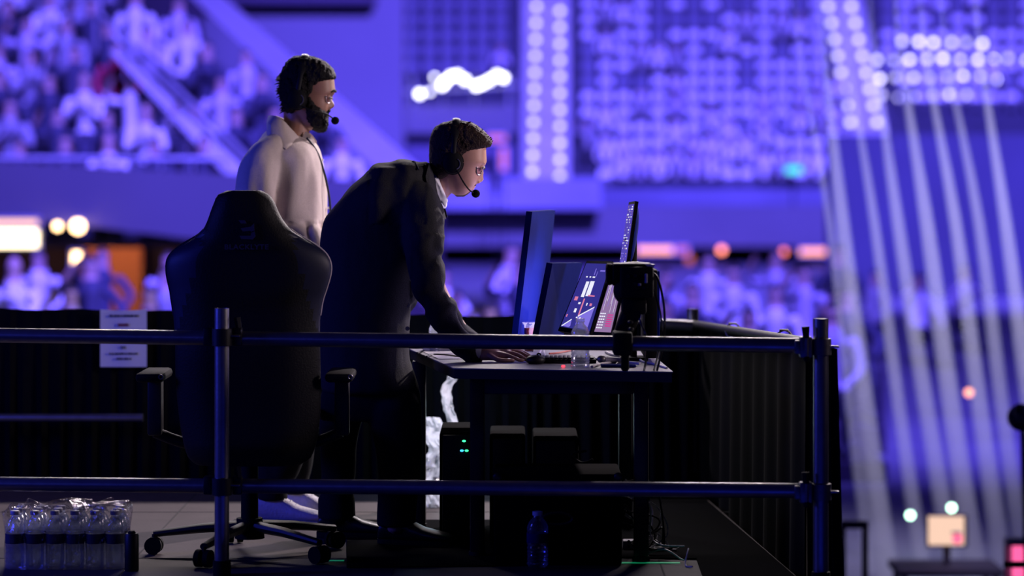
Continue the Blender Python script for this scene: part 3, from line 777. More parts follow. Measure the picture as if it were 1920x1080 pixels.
# things under the desk
def tower(px0, px1, py0, D, label, leds=True, depth=.42):
    lo = P(px0, 900, D); hi = P(px1, py0, D); e = empty('computer_tower', ((lo.x + hi.x) / 2, D, 0), label, 'computer')
    MB().bbox((lo.x, D, .012), (hi.x, D + depth, hi.z), .008).build('case', m_matte, e)
    MB().bbox((lo.x + .01, D - .012, .02), (hi.x - .01, D, hi.z - .008), .005).build('front_panel', m_satin, e)
    for s in (lo.x + .02, hi.x - .03):
        MB().box((s, D + .03, 0), (s + .02, D + .08, .014)).build('foot', m_black, e)
    mb = MB()
    for k in range(7): mb.box((lo.x + .03, D - .015, .06 + k * .022), (hi.x - .03, D - .011, .066 + k * .022))
    mb.build('vent', m_black, e)
    if leds:
        for px, py, em in ((870, 827, e_green), (866, 845, e_cyan), (875, 845, e_green)):
            q = P(px, py, D - .014); MB().ell(q, (.007, .004, .004), 8, 6).build('led', em, e)
    return e
tower(824, 905, 811, 10.3, 'black computer tower with green and cyan lights under the desk')
tower(918, 985, 818, 10.35, 'unlit black computer tower in the middle under the desk', False)
tower(1000, 1085, 822, 10.35, 'unlit black computer tower nearest the cable heap', False)
# flight case in front under the desk
lo = P(926, 900, 9.72); hi = P(1166, 888, 9.72); fc = empty('equipment_case', ((lo.x + hi.x) / 2, 9.8, 0), 'large black equipment case on the deck under the desk', 'case')
MB().bbox((lo.x, 9.72, .0), (hi.x, 10.05, hi.z), .01).build('case_body', m_matte, fc)
MB().bbox((lo.x - .004, 9.715, hi.z - .05), (hi.x + .004, 10.055, hi.z - .042), .003).build('lid_seam', m_black, fc)
for x in (lo.x + .012, hi.x - .012): MB().ell((x, 9.722, hi.z - .012), (.016, .010, .016), 10, 8).build('corner_cap', m_satin, fc)
MB().torus(((lo.x + hi.x) / 2, 9.712, .16), .05, .006, (1, 0, 0), (0, 0, 1), R1=.02).build('handle', m_satin, fc)
# crumpled sheet standing in for the bright gap behind the desk legs
mb = MB()
def crump(px0, px1, py0, py1, D, seed, nx=26, ny=44, amp=.05):
    R = []
    for i in range(ny + 1):
        ring = []
        for k in range(nx + 1):
            t = i / ny; u = k / nx; wv = .012 * math.sin(t * 9 + seed)
            p = P(px0 + (px1 - px0) * u, py0 + (py1 - py0) * t, D); d = fbm((p.x, seed, p.z), (14, 1, 9), 4)
            p += Vector((wv + .012 * fbm((p.z, seed, 1), (20, 1, 1)), amp * d, 0)); ring.append(p)
        R.append(ring)
    mb.rings(R, cap=False, closed=False)
crump(832, 852, 690, 822, 11.3, 1); crump(794, 832, 782, 952, 11.35, 5); 
mb.build('gap_glow_sheet', m_bag, label='crumpled cloudy sheet standing in for the bright gap behind the desk', cat='plastic sheet', loc=(P(812, 800, 11.3)))
l = bpy.data.lights.new('added_sheet_light', 'POINT'); l.energy = 3.0; l.color = (.62, .86, 1); l.shadow_soft_size = .05  # added unseen lamp that brightens the crumpled sheet from behind
o = bpy.data.objects.new('added_sheet_light', l); COL.objects.link(o); o.location = P(850, 760, 11.75)

# monitors from their four screen corners
def monitor(name, tl, tr, br, bl, normal_out, label, screen=None, thick=.022, bezel=.010, backmat=None, stand=True, rects=(), far_screen=None, bulge=0):
    """tl.. seen corners of one face; normal_out: direction in which that face looks"""
    TL, TR, BR, BL = [Vector(q) for q in (tl, tr, br, bl)]
    n = (TR - TL).cross(BL - TL).normalized()
    if n.dot(Vector(normal_out)) < 0: n = -n
    cb = (BL + BR) / 2; e = empty(name, (cb.x, cb.y, ZT), label, 'monitor')
    back = -n * thick
    MB().prism([TL, TR, BR, BL], back).build('casing', backmat or m_black, e, smooth=False)
    def uv(u, v, off=.001): return TL.lerp(TR, u).lerp(BL.lerp(BR, u), v) + n * off
    if screen:
        bu = bezel / (TR - TL).length; bv = bezel / (BL - TL).length
        mb = MB(); mb.quad(uv(bu, bv), uv(1 - bu, bv), uv(1 - bu, 1 - bv * 1.6), uv(bu, 1 - bv * 1.6)); ms = [screen]
        for i, (pts, em) in enumerate(rects):
            if em not in ms: ms.append(em)
            mb.mi = ms.index(em); vs = [uv(bu + (1 - 2 * bu) * a, bv + (1 - 2.6 * bv) * b, .0016 + .00002 * i) for a, b in pts]; mb.add(vs, [tuple(range(len(vs)))])
        mb.build('display', ms, e, smooth=False)
    if far_screen:
        mb = MB(); o2 = -n * (thick + .001)
        q = [TL.lerp(TR, u).lerp(BL.lerp(BR, u), v) + o2 for u, v in ((.04, .03), (.96, .03), (.96, .95), (.04, .95))]
        mb.quad(*q); mb.build('display', far_screen, e, smooth=False)
    if bulge:
        mb = MB(); R = []
        for t, s in ((0, .92), (.35, .86), (.7, .66), (1, .35)):
            ring = []
            for k in range(24):
                a = 2 * math.pi * k / 24; ca, sa = math.cos(a), math.sin(a)
                u = .5 + .5 * s * math.copysign(abs(ca) ** .5, ca); v = .5 + .5 * s * math.copysign(abs(sa) ** .5, sa)
                ring.append(uv(u, v, 0) - n * (thick + bulge * t))
            R.append(ring)
        mb.rings(R); mb.build('rear_shell', m_monback, e)
    if stand:
        mid = uv(.5, .62, 0) - n * (thick + .004)
        foot = Vector((mid.x, mid.y, ZT)) - Vector((n.x, n.y, 0)) * .05
        MB().tube([mid, mid - n * .03, (foot.x, foot.y, mid.z - .03), (foot.x, foot.y, ZT + .01)], .014, 10, smooth=3).build('neck', m_black, e)
        MB().bbox((foot.x - .09, foot.y - .07, ZT), (foot.x + .09, foot.y + .07, ZT + .010), .004).build('base', m_black, e)
    return e
def R_(u0, v0, u1, v1): return [(u0, v0), (u1, v0), (u1, v1), (u0, v1)]
s_dark = emat('screen_navy', (.035, .03, .26), 1.0); s_w = emat('screen_white', (.85, .85, 1), 1.0); s_pk = emat('screen_pink', (.9, .25, .45), .8)
s_lil = emat('screen_lilac', (.22, .17, .75), 1.0); s_mauve = emat('screen_mauve', (.36, .22, .46), .8); s_mg = emat('screen_magenta', (.8, .05, .35), .8); s_mid = emat('screen_blue', (.10, .07, .50), .9)
s_far = emat('screen_pale_lilac', (.62, .50, 1), 5.0)
# two monitors turned away (backs towards the camera)
monitor('monitor', P(998, 397, 10.25), P(1041, 394, 10.85), P(1016, 640, 10.80), P(968, 652, 10.20), (.9, -.3, 0), 'tall navy monitor back next to the bent man hand', backmat=m_monback, stand=False, far_screen=s_far)
monitor('monitor', P(1036, 494, 10.15), P(1093, 493, 10.65), P(1054, 640, 10.6), P(1006, 648, 10.1), (.9, -.3, 0), 'low blue monitor back standing between the tall one and the game screen', backmat=m_monback, stand=False, far_screen=s_far)
rects = [(R_(.30, .28, .42, .52), s_w), (R_(.46, .27, .62, .50), s_w), (R_(.22, .20, .28, .22), s_w), (R_(.36, .20, .42, .22), s_w), (R_(.48, .20, .58, .22), s_w),
         (R_(.10, .52, .22, .58), s_pk), (R_(.30, .60, .38, .63), s_w), (R_(.55, .48, .80, .50), s_pk), (R_(.44, .54, .49, .80), s_pk), (R_(.60, .60, .64, .64), s_w), (R_(.72, .60, .80, .64), s_pk),
         (R_(.25, .70, .33, .76), s_w), (R_(.40, .82, .46, .84), s_w), (R_(.52, .82, .57, .84), s_w), ([(.02, .98), (.28, .86), (.32, .97), (.27, .99)], s_lil), ([(.02, .98), (.28, .86), (.29, .875), (.05, .99)], s_w),
         ([(.45, .80), (.92, .64), (.90, .98), (.48, .98)], s_lil), ([(.45, .80), (.92, .64), (.92, .66), (.46, .82)], s_w), (R_(.05, .80, .09, .84), s_pk), (R_(.5, .08, .53, .18), s_lil), (R_(.7, .10, .9, .12), s_lil), (R_(.60, .12, .62, .2), s_lil)]
monitor('monitor', P(1100, 489, 10.30), P(1148, 490, 10.05), P(1106, 630, 9.98), P(1046, 620, 10.25), (-1, -.4, .3), 'leaning monitor showing a dark blue game map', screen=s_dark, rects=rects, stand=False)
rr = []
rnd = random.Random(3)
for k in range(16):
    u = .04 + k * .058; v0 = rnd.uniform(.02, .3); rr.append((R_(u, v0, u + .018, v0 + rnd.uniform(.15, .5)), rnd.choice((s_lil, s_mid, s_dark, s_w))))
for k in range(6):
    for j in range(3): rr.append((R_(.06 + j * .13, .70 + k * .045, .16 + j * .13, .72 + k * .045), s_w))
    rr.append((R_(.56, .72 + k * .035, .92, .738 + k * .035), s_mg))
monitor('monitor', P(1150, 500, 10.02), P(1176, 500, 9.86), P(1146, 632, 9.80), P(1110, 630, 9.96), (-1, -.4, .2), 'narrow looking monitor with mauve lists beside the game map', screen=s_mauve, rects=rr, stand=False)
monitor('monitor', P(1176, 520, 9.86), P(1184, 520, 9.76), P(1162, 634, 9.72), P(1148, 634, 9.80), (-1, -.4, .2), 'thin grey mauve screen edge behind the camera arm', screen=emat('screen_grey_mauve', (.25, .17, .27), .8), stand=False, rects=[(R_(.2, .12, .8, .2), s_w), (R_(.2, .3, .8, .32), s_lil), (R_(.2, .4, .8, .42), s_w)])
rr = []
for k in range(22):
    v = .03 + k * .043; u = .1
    while u < .88:
        w_ = rnd.uniform(.05, .2)
        if rnd.random() < .55: rr.append((R_(u, v, min(u + w_, .92), v + .014 + .012 * rnd.random()), rnd.choice((s_w, s_lil, s_mauve, s_w))))
        u += w_ + .05
monitor('monitor', P(1179, 379, 10.35), P(1191, 377, 9.95), P(1173, 506, 9.92), P(1160, 504, 10.32), (-1, -.25, .12), 'upper monitor seen almost edge on above the camera', screen=s_mid, rects=rr, stand=False, thick=.012, bulge=.020)
m_arm = empty('desk_pole', P(1185, 640, 10.2), 'black monitor pole standing on the desk behind the camera', 'pole')
MB().tube([P(1188, 668, 10.2), P(1188, 450, 10.2)], .012, 12).build('pole', m_black, m_arm)
MB().tube([P(1188, 460, 10.2), P(1176, 450, 10.14)], .010, 10).build('bracket', m_satin, m_arm)
MB().bbox((X(1188, 10.2) - .05, 10.14, ZT), (X(1188, 10.2) + .05, 10.26, ZT + .012), .004).build('base', m_black, m_arm)
# slab (edge-on screen) right of the camera
pe = empty('display_panel', P(1218, 650, 10.0), 'dark panel seen edge on right of the camera', 'monitor')
MB().bbox(P(1209, 672, 9.98) , P(1224, 500, 10.30), .004).build('casing', m_black, pe)
MB().bbox(P(1222.5, 672, 9.985), P(1228.5, 502, 10.30), .003).build('rear_shell', m_monback, pe)
MB().bbox(P(1203, 550, 9.96), P(1226, 545, 10.0), .002).build('top_clip', m_card, pe)

# camera on a clamp arm at the front rail
cr = empty('video_camera', P(1180, 525, 9.45), 'black video camera pointing at the two men, held by a clamp arm', 'camera'); D0 = 9.45
mb = MB(); mb.bbox(P(1163, 560, 9.38), P(1222, 497, 9.52), .010); mb.bbox(P(1166, 590, 9.40), P(1210, 556, 9.50), .010); mb.ell(P(1168, 545, 9.45), (.032, .05, .042)); mb.build('camera_body', m_black, cr)
M = Matrix.Rotation(math.radians(-90), 4, 'Y')
mb = MB(); mb.lathe([(.0, 0), (.036, 0), (.038, .006), (.038, .030), (.034, .034), (.036, .038), (.036, .050), (.030, .054), (.001, .052)], P(1160, 514, 9.45) + Vector((.012, 0, 0)), 24, M); mb.build('lens', m_black, cr)
mb = MB(); mb.bbox(P(1150, 497.5, 9.40), P(1218, 492, 9.50), .004); mb.ell(P(1190, 495, 9.45), (.045, .03, .008)); mb.build('top_plate', m_satin, cr)
mb = MB(); mb.prism([P(1208, 495, 9.39), P(1228, 496.5, 9.39), P(1223, 506, 9.39)], (0, .08, 0)); mb.build('viewfinder', m_card, cr, smooth=False)
mb = MB()
for px, py in ((1178, 518), (1191, 532), (1191, 517), (1207, 540)): mb.tube([P(px, py, 9.382), P(px, py, 9.372)], .006, 10)
mb.build('button', m_satin, cr)
mb = MB(); mb.bbox(P(1196, 536, 9.375), P(1202, 531, 9.381), .001); mb.bbox(P(1209, 531, 9.375), P(1214, 513, 9.381), .002); mb.build('port_cover', m_card, cr)
ar = empty('clamp_arm', P(1172, 650, 9.3), 'black jointed clamp arm gripping the upper front rail', 'clamp')
mb = MB(); mb.tube([P(1186, 575, 9.45), P(1178, 600, 9.44), P(1166, 628, 9.42)], [.030, .034, .030], 14, smooth=3); mb.build('upper_arm', m_black, ar)
mb = MB(); mb.tube([P(1188, 590, 9.40), P(1188, 590, 9.50)], .024, 16); mb.build('joint', m_black, ar)
mb = MB(); mb.tube([P(1170, 622, 9.36), P(1170, 622, 9.48)], .026, 16); mb.build('joint', m_satin, ar)
mb = MB(); mb.bbox(P(1150, 668, 9.28), P(1183, 618, 9.42), .010); mb.build('clamp_jaw', m_black, ar)
for px, py in ((1182, 604), (1183, 617), (1181, 636), (1177, 646)):
    mb = MB(); mb.ell(P(px, py, 9.34), (.010, .014, .007), 10, 8); mb.build('knob', m_satin, ar)
mb = MB(); mb.tube([P(1172, 660, 9.36), P(1172, 690, 9.45)], .014, 10); mb.build('screw_rod', m_black, ar)

# desk clutter
def cable(pts, r, m, label, group=None, sm=6): return MB().tube(pts, r, 6, smooth=sm).build('cable', m, label=label, cat='cable', group=group)
for k, pts in enumerate(([(1216, 506, 9.42), (1232, 520, 9.40), (1243, 560, 9.38), (1246, 610, 9.38), (1240, 660, 9.5), (1232, 694, 9.64)],
                         [(1222, 530, 9.46), (1234, 570, 9.42), (1241, 615, 9.40), (1236, 655, 9.5), (1226, 696, 9.7)],
                         [(1192, 560, 9.42), (1200, 600, 9.4), (1212, 632, 9.36), (1212, 668, 9.42), (1208, 694, 9.7)])):
    cable([P(*p) for p in pts], .0042, m_cable, ('outer black cable looping down right of the video camera', 'inner black cable looping down right of the video camera', 'short black cable dropping below the video camera body')[k])
def bottle(px, pyb, D, h, r, label, cap_m=m_cap, mk=m_glassw, group=None, lab=m_label):
    b = P(px, pyb, D); e = empty('water_bottle', b, label, 'bottle', group)
    pr = [(r * .85, 0), (r, .008)]
    for k in range(9): pr += [(r, .012 + k * h * .07), (r * .93, .012 + k * h * .07 + h * .03)]
    pr += [(r, h * .66), (r * .98, h * .72), (r * .75, h * .82), (r * .42, h * .89), (r * .40, h * .93)]
    pr = [q for q in pr if True]; pr.sort(key=lambda q: q[1])
    MB().lathe(pr, b, 22).build('bottle_body', mk, e)
    MB().lathe([(r * .46, h * .925), (r * .48, h * .93), (r * .48, h * .995), (r * .40, h)], b, 18).build('cap', cap_m, e)
    if lab:
        MB().lathe([(r * 1.01, h * .44), (r * 1.015, h * .45), (r * 1.015, h * .60), (r * 1.01, h * .61)], b, 22).build('paper_label', lab, e)
    return e
bottle(1088, 690.5, 9.81, .170, .032, 'clear ribbed water bottle on the desk in front of the game screen', lab=None, cap_m=m_glassw)
bottle(815, 668, 10.65, .140, .022, 'small bottle with bluish label on the desk beside the bent man sleeve')
e = empty('plastic_cup', P(992, 660, 10.2), 'clear cup of red drink at the foot of the tall monitor', 'cup')
b = P(992, 660, 10.25); MB().lathe([(.016, 0), (.0165, .05), (.018, .095), (.024, .102), (.024, .106)], b, 20).build('cup_body', m_glassw, e)
MB().lathe([(.0155, .003), (.016, .05), (.0172, .086), (.001, .087)], b, 20).build('drink', m_red, e)
mo = empty('computer_mouse', P(1003, 672, 10.0), 'black computer mouse under the bent man fingers', 'computer mouse')
q = P(1004, 674, 10.0); q.z = ZT
MB().ell(q + Vector((0, 0, .014)), (.034, .028, .018), 18, 12).build('mouse_body', m_satin, mo)
MB().torus(q + Vector((.012, 0, .03)), .006, .003, (1, 0, 0), (0, 0, 1), n=12).build('scroll_wheel', m_black, mo)
kb = empty('keyboard', (X(1060, 10.1), 10.1, ZT), 'low dark keyboard lying in front of the monitors', 'keyboard')
xk = X(1010, 10.1); MB().bbox((xk, 10.02, ZT), (xk + .20, 10.16, ZT + .014), .004).build('keyboard_case', m_black, kb)
mb = MB()
for i in range(4):
    for j in range(12): mb.bbox((xk + .008 + j * .0155, 10.03 + i * .03, ZT + .014), (xk + .021 + j * .0155, 10.055 + i * .03, ZT + .020), .002)
mb.build('keys', m_satin, kb, kind='stuff')
MB().ell(P(1073, 691, 9.80) + Vector((-.03, .03, .006)), (.007, .005, .004), 10, 6).build('indicator_light', e_red, loc=P(1073, 691, 9.8), label='tiny red light glowing beside the clear bottle on the desk', cat='light')
pp = empty('paper_sheet', (-.22, 10.35, ZT), 'loose pale sheet of paper at the left end of the desk', 'paper')
mb = MB(); mb.prism([Vector((-.33, 10.62, ZT + .001)), Vector((-.12, 10.60, ZT + .001)), Vector((-.06, 10.25, ZT + .001)), Vector((-.26, 10.22, ZT + .001))], (0, 0, .0015)); mb.build('sheet', m_card, pp, smooth=False)
pp = empty('notebook', (-.3, 10.7, ZT), 'cream notebook on the far left corner of the desk', 'notebook')
MB().bbox((-.33, 10.64, ZT), (-.17, 10.76, ZT + .018), .003).build('pages', m_white, pp); MB().bbox((-.335, 10.635, ZT + .018), (-.165, 10.765, ZT + .022), .002).build('cover', m_shirt, pp)
zc = ZT + .004
def dp(px, py, lift=0):
    D = F * (H - ZT) / (py - HY); v = P(px, py, D); v.z += .004 + lift; return v
cable([dp(782, 664), dp(800, 658), dp(830, 655), dp(850, 654)], .004, m_cable, 'black cable curving over the far left corner of the desk')
cable([dp(800, 671), dp(812, 667), dp(840, 668), dp(862, 671), dp(890, 672)], .004, m_cable, 'black cable crossing the loose sheet on the desk')
cable([dp(1008, 672), dp(1018, 660, .02), dp(1019, 655, .05), dp(1022, 668), dp(1045, 675), dp(1070, 678)], .003, m_cablew, 'pale thin cable looping up behind the computer mouse')
cable([dp(1003, 680), dp(1040, 682), dp(1065, 682)], .003, m_cable, 'thin dark cable from the mouse towards the clear bottle')
cable([dp(1030, 665), dp(1050, 663), dp(1075, 658)], .0035, m_red, 'red cable on the desk behind the clear bottle')
cable([dp(1110, 690), dp(1135, 683), dp(1170, 681), dp(1200, 684)], .005, m_cablew, 'pale cable bent flat on the desk under the clamp arm')
cable([dp(1136, 662), dp(1150, 668), dp(1180, 673), dp(1160, 678)], .005, m_cablew, 'short grey cable curled behind the clamp arm')
cable([dp(1190, 668), dp(1205, 680), dp(1225, 684), dp(1250, 692)], .004, m_cablew, 'pale cable reaching the right tip of the desk')
cable([dp(1100, 668), dp(1120, 676), dp(1140, 672), dp(1158, 682), dp(1150, 688)], .004, m_cable, 'tangled black cable right of the clear bottle')
ph = empty('phone', dp(1150, 688), 'flat dark phone lying near the front edge of the desk', 'phone')
MB().bbox((-.06, -.03, 0), (.06, .03, .008), .003, Matrix.Translation(dp(1160, 690) + Vector((0, .04, -.002)))).build('phone_body', m_monback, ph)
mi = empty('microphone', dp(1130, 683), 'small chrome topped microphone lying on the desk', 'microphone'); q = dp(1128, 682)
MB().ell(q + Vector((0, 0, .012)), (.016, .014, .014), 14, 10).build('microphone_head', m_clamp, mi); MB().tube([q + Vector((.012, 0, .010)), q + Vector((.075, .01, .008))], [.010, .008], 12).build('handle', m_card, mi)

# cables under the desk, at the right
rnd = random.Random(5)
heap_labels = ('black cable looping over the pale patch of deck under the desk end', )
for k in range(16):
    D = rnd.uniform(9.9, 10.25); pts = []
    x0 = rnd.uniform(1168, 1210); y0 = rnd.uniform(900, 985)
    pts = [P(1166 + rnd.uniform(0, 8), y0, D), P(x0 + rnd.uniform(0, 25), y0 + rnd.uniform(5, 25), D), P(x0 + rnd.uniform(10, 50), rnd.uniform(985, 1015), D), P(1180 + rnd.uniform(0, 80), rnd.uniform(1020, 1032), D - .05), P(1210 + rnd.uniform(0, 75), rnd.uniform(1024, 1034), D - .1)]
    pts = [Vector((p.x, p.y, max(p.z, .006))) for p in pts]
    dark = k % 2 != 0
    cable(pts, .0035 if dark else .0028, m_cable if dark else m_cablew, ('black' if dark else 'pale') + ' cable in the tangle on the deck below the desk end', ('black' if dark else 'pale') + ' cables tangled on the deck')
cable([Vector((P(1200, 1040, 9.9).x, 9.9, .006)), P(1245, 1030, 9.85), P(1282, 1050, 9.8), Vector((P(1290, 1050, 9.8).x, 9.78, .05)), Vector((P(1282, 1050, 9.8).x, 9.7, .006)), Vector((P(1300, 1068, 9.6).x, 9.66, .006))], .003, m_cablew, 'pale cable curling in a wide arc beside the cable tangle')
cable([Vector((P(1100, 856, 10.1).x, 10.1, P(1100, 845, 10.1).z)), P(1072, 852, 10.1), P(1090, 868, 10.1), P(1112, 862, 10.1)], .005, m_cable, 'black cable sagging under the desk with a shiny bend')
ps = empty('power_strip', P(1180, 1000, 10.1), 'small grey power strip standing in the cable tangle', 'power strip')
MB().bbox(P(1168, 1040, 10.1), P(1190, 1010, 10.16), .004).build('strip_body', m_card, ps)
mb = MB()
for k in range(3): mb.tube([P(1179, 1015 + k * 9, 10.1), P(1179, 1015 + k * 9, 10.095)], .005, 8)
mb.build('socket', m_black, ps)
def tape(px0, px1, py, w_, label, m):
    D = F * H / (py - HY); a = Vector((X(px0, D), D, .002)); b = Vector((X(px1, D), D, .002))
    MB().box((a.x, D - w_ / 2, .0013), (b.x, D + w_ / 2, .0022)).build('floor_tape', m, label=label, cat='tape', smooth=False)
m_tape = mat('glowing_green_tape', (.02, .55, .25), .5, noise_scale=30, emit=(.02, 1, .4), estr=.12)  # tape glows faintly through emission in its material
tape(590, 645, 1052, .02, 'short green tape on the deck by the chair castor', m_tape)
tape(1163, 1275, 1056, .03, 'green tape on the deck beneath the cable tangle', m_tape)
q = P(1008, 1000, 9.66); 
bb = bottle(1008, 1062, 9.66, .185, .036, 'blue lit water bottle standing before the black equipment case', lab=m_monback)

# ---------------------------------------------------------------- water pack at left
pk = empty('shrink_wrap', (X(115, 9.75), 9.75, 0), 'crinkled shrink wrap around the water bottles at lower left', 'plastic wrap')
r = .0335
for row in range(3):
    for k in range(6):
        D = 9.66 + row * .067; px = 28 + k * 37.5
        b = P(px, 1062, 9.66); px_ = 960 + b.x / D * F
        bottle(px_, HY + H * F / D, D, .195, .0325, 'clear water bottle with dark label in the shrink wrapped pack', group='water bottles in the wrapped pack')
x0, x1 = X(8, 9.66), X(236, 9.66)
mb = MB(); R = []; NA = 120
for i, z in enumerate([.002, .03, .06, .09, .12, .15, .175, .195, .203, .200]):
    ring = []
    for k in range(NA):
        a = 2 * math.pi * k / NA; ca, sa = math.cos(a), math.sin(a)
        xx = (x0 + x1) / 2 + (x1 - x0) / 2 * math.copysign(abs(ca) ** .35, ca) * (1 if z < .17 else (1 - (z - .17) * 2.2)); yy = 9.727 + .112 * math.copysign(abs(sa) ** .35, sa) * (1 if z < .17 else (1 - (z - .17) * 7))
        if i == 9: xx = (x0 + x1) / 2 + (xx - (x0 + x1) / 2) * .3; yy = 9.727 + (yy - 9.727) * .2
        d = .008 * fbm((xx, yy, z), (30, 30, 22), 3) + (.012 * math.sin(xx * 95) if z > .15 else 0)
        ring.append(Vector((xx + d * ca, yy + d * sa, z + (d * 1.2 if z > .15 else 0))))
    R.append(ring)
mb.rings(R); mb.build('film', m_film, pk)
mb = MB()
for k in range(5):
    x = x0 + .03 + k * .078; mb.tube([(x, 9.62, .17 + .01 * math.sin(k)), (x + .03, 9.64, .195), (x + .05, 9.66, .205 + .008 * math.cos(k * 2)), (x + .075, 9.63, .185)], .002, 5, smooth=4)
mb.build('film_crease', m_film, pk)
# short dark cylinder beside the pack
dc = empty('floor_weight', (X(247, 9.6), 9.6, 0), 'short black cylinder standing beside the water pack', 'weight')
MB().lathe([(.022, 0), (.024, .004), (.024, .12), (.020, .126)], (X(247, 9.6), 9.6, 0), 20).build('weight_body', m_satin, dc)
MB().lathe([(.012, .126), (.014, .128), (.010, .134)], (X(247, 9.6), 9.6, 0), 14).build('weight_cap', m_black, dc)

# ---------------------------------------------------------------- gaming chair
DC = 9.80
ch = empty('gaming_chair', (X(466, 9.98), 9.98, 0), 'black high-backed gaming chair seen from behind', 'chair')
outl = [(357,427,490),(361,415,500),(368,407,508),(380,402,516),(395,396,522),(412,390,531),(425,384,541),(436,376,552),(447,360,571),(458,341,590),(474,320,610),(490,311,619),(505,310,621),(522,312,618),(545,317,611),(560,319,606),(580,322,602),(605,324,599),(640,326,599),(700,326,600),(760,330,600),(820,338,594),(862,350,580),(875,366,560)]
mb = MB(); R = []
nz = 70
for i in range(nz + 1):
    y = 357 + (875 - 357) * i / nz
    l_, r_ = interp([(a, b, c) for a, b, c in outl], y); z = Z(y, DC); xl, xr = X(l_, DC), X(r_, DC); xc = (xl + xr) / 2; hw = (xr - xl) / 2
    t = i / nz; th = .042 * min(1, (i + 1.2) / 6) ** .5 * min(1, (nz - i + 1.2) / 6) ** .5
    lean = .05 * (1 - t) * -1 + .02; ring = []
    for k in range(48):
        a = 2 * math.pi * k / 48; ca, sa = math.cos(a), math.sin(a); u = math.copysign(abs(ca) ** .7, ca)
        wing = .10 * max(0, abs(u) - .55) ** 1.2 * (1 if y > 440 else .4)
        ring.append(Vector((xc + hw * u, DC + lean + th * math.copysign(abs(sa) ** .8, sa) + wing, z)))
    R.append(ring)
mb.rings(R)
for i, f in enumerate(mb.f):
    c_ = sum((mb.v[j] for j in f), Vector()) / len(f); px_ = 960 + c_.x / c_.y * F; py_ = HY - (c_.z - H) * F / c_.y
    if 425 < py_ < 650 and (px_ > 542 + (py_ - 425) * .27 or px_ < 392 - (py_ - 425) * .27 - 6): mb.m[i] = 1  # blue light on the side bolsters put into the leather colour
mb.build('backrest', [m_leather, m_leather2], ch)
# side bolster piping: highlight painted pale on the right, plain leather left
for s in (1, -1):
    pts = []
    for y in range(430, 600, 9):
        l_, r_ = interp(outl, y); px = r_ if s > 0 else l_
        tt = (y - 357) / 518; pts.append(P(px - .5 * s, y, DC) + Vector((0, -.05 * (1 - tt) + .02 + .034, 0)))
    MB().tube(pts, .0042, 6, smooth=2).build('piping', m_piping if s > 0 else m_leather, ch, label='grey piping' if s > 0 else None)
# emblem and lettering
mb = MB(); ye = DC - .072
def strip(pts): mb.prism([P(a, b, ye) for a, b in pts], (0, .004, 0))
strip([(447, 413), (459, 413), (462, 419), (452, 419)]); strip([(451, 428), (470, 425), (476, 419), (477, 434), (472, 436), (470, 433), (455, 434)]); strip([(449, 442), (470, 442), (472, 434), (477, 433), (479, 443), (474, 449), (452, 448)])
mb.build('emblem', m_emblem, ch, smooth=False)
text_mesh('BLACKLYTE', 'lettering', .0235, P(462, 463.5, ye - .0), m_emblem, ch, sx=1.12, bold=.0005)
# seat, arms, base
mb = MB(); mb.bbox((X(345, 9.98), 9.82, .40), (X(590, 9.98), 10.30, .50), .04); fuse(mb, 'seat', [m_leather], ch, .012, 6)
MB().bbox((X(420, 9.98), 9.9, .36), (X(515, 9.98), 10.12, .40), .01).build('seat_plate', m_black, ch)
for s, px in ((-1, 290), (1, 640)):
    xa = X(px, 9.95)
    mb = MB(); mb.bbox((xa - .048, 9.80, .612), (xa + .048, 10.08, .645), .014); mb.build('armrest', m_black, ch, label='flat padded armrest')
    mb = MB(); mb.bbox((xa - .022, 9.92, .42), (xa + .028, 9.98, .615), .008); mb.tube([(xa, 9.95, .43), (xa * .6 + X(466, 9.98) * .4, 9.97, .385), (X(466, 9.98), 9.98, .385)], .020, 10, smooth=4); mb.build('arm_post', m_satin, ch)
    mb = MB(); mb.torus((xa + .040, 9.795, .632), .007, .0018, (1, 0, 0), (0, 0, 1), n=14, m=5); mb.build('arm_button', m_wire, ch)
bx, by = X(468, 9.98), 9.98
MB().tube([(bx, by, .10), (bx, by, .36)], .030, 16).build('gas_lift', m_black, ch)
MB().tube([(bx, by, .06), (bx, by, .13)], [.052, .045], 16).build('hub', m_black, ch)
for k in range(5):
    a = math.radians(-112 + 72 * k); d = Vector((math.cos(a), math.sin(a), 0)); e0 = Vector((bx, by, .105)); e1 = e0 + d * .335; e1.z = .072
    MB().tube([e0, e0.lerp(e1, .5) + Vector((0, 0, .005)), e1], [.026, .021, .015], 10, sq=(1, .8)).build('base_arm', m_satin, ch)
    cst = MB(); q = e1 + Vector((0, 0, -.04)); s = Vector((-d.y, d.x, 0))
    for sg in (-1, 1): cst.tube([q + s * (.008 * sg), q + s * (.026 * sg)], .030, 18)
    co = cst.build('caster', m_black, ch)
    mb = MB(); mb.tube([e1, e1 - Vector((0, 0, .035))], .008, 8); mb.build('caster_stem', m_satin, co)

# ---------------------------------------------------------------- people
def limb(mb, pts, rs, n=18, sm=5, sq=(1, 1)): mb.tube([Vector(p) for p in pts], rs, n, smooth=sm, round_ends=True, sq=sq)
def hand(mb, wrist, fingers, palm_w=.04, yaxis=Vector((0, 1, 0))):
    """palm plus five fingers; fingers: list of (points, radii)"""
    for pts, rs in fingers: mb.tube(pts, rs, 10, smooth=3, round_ends=True)

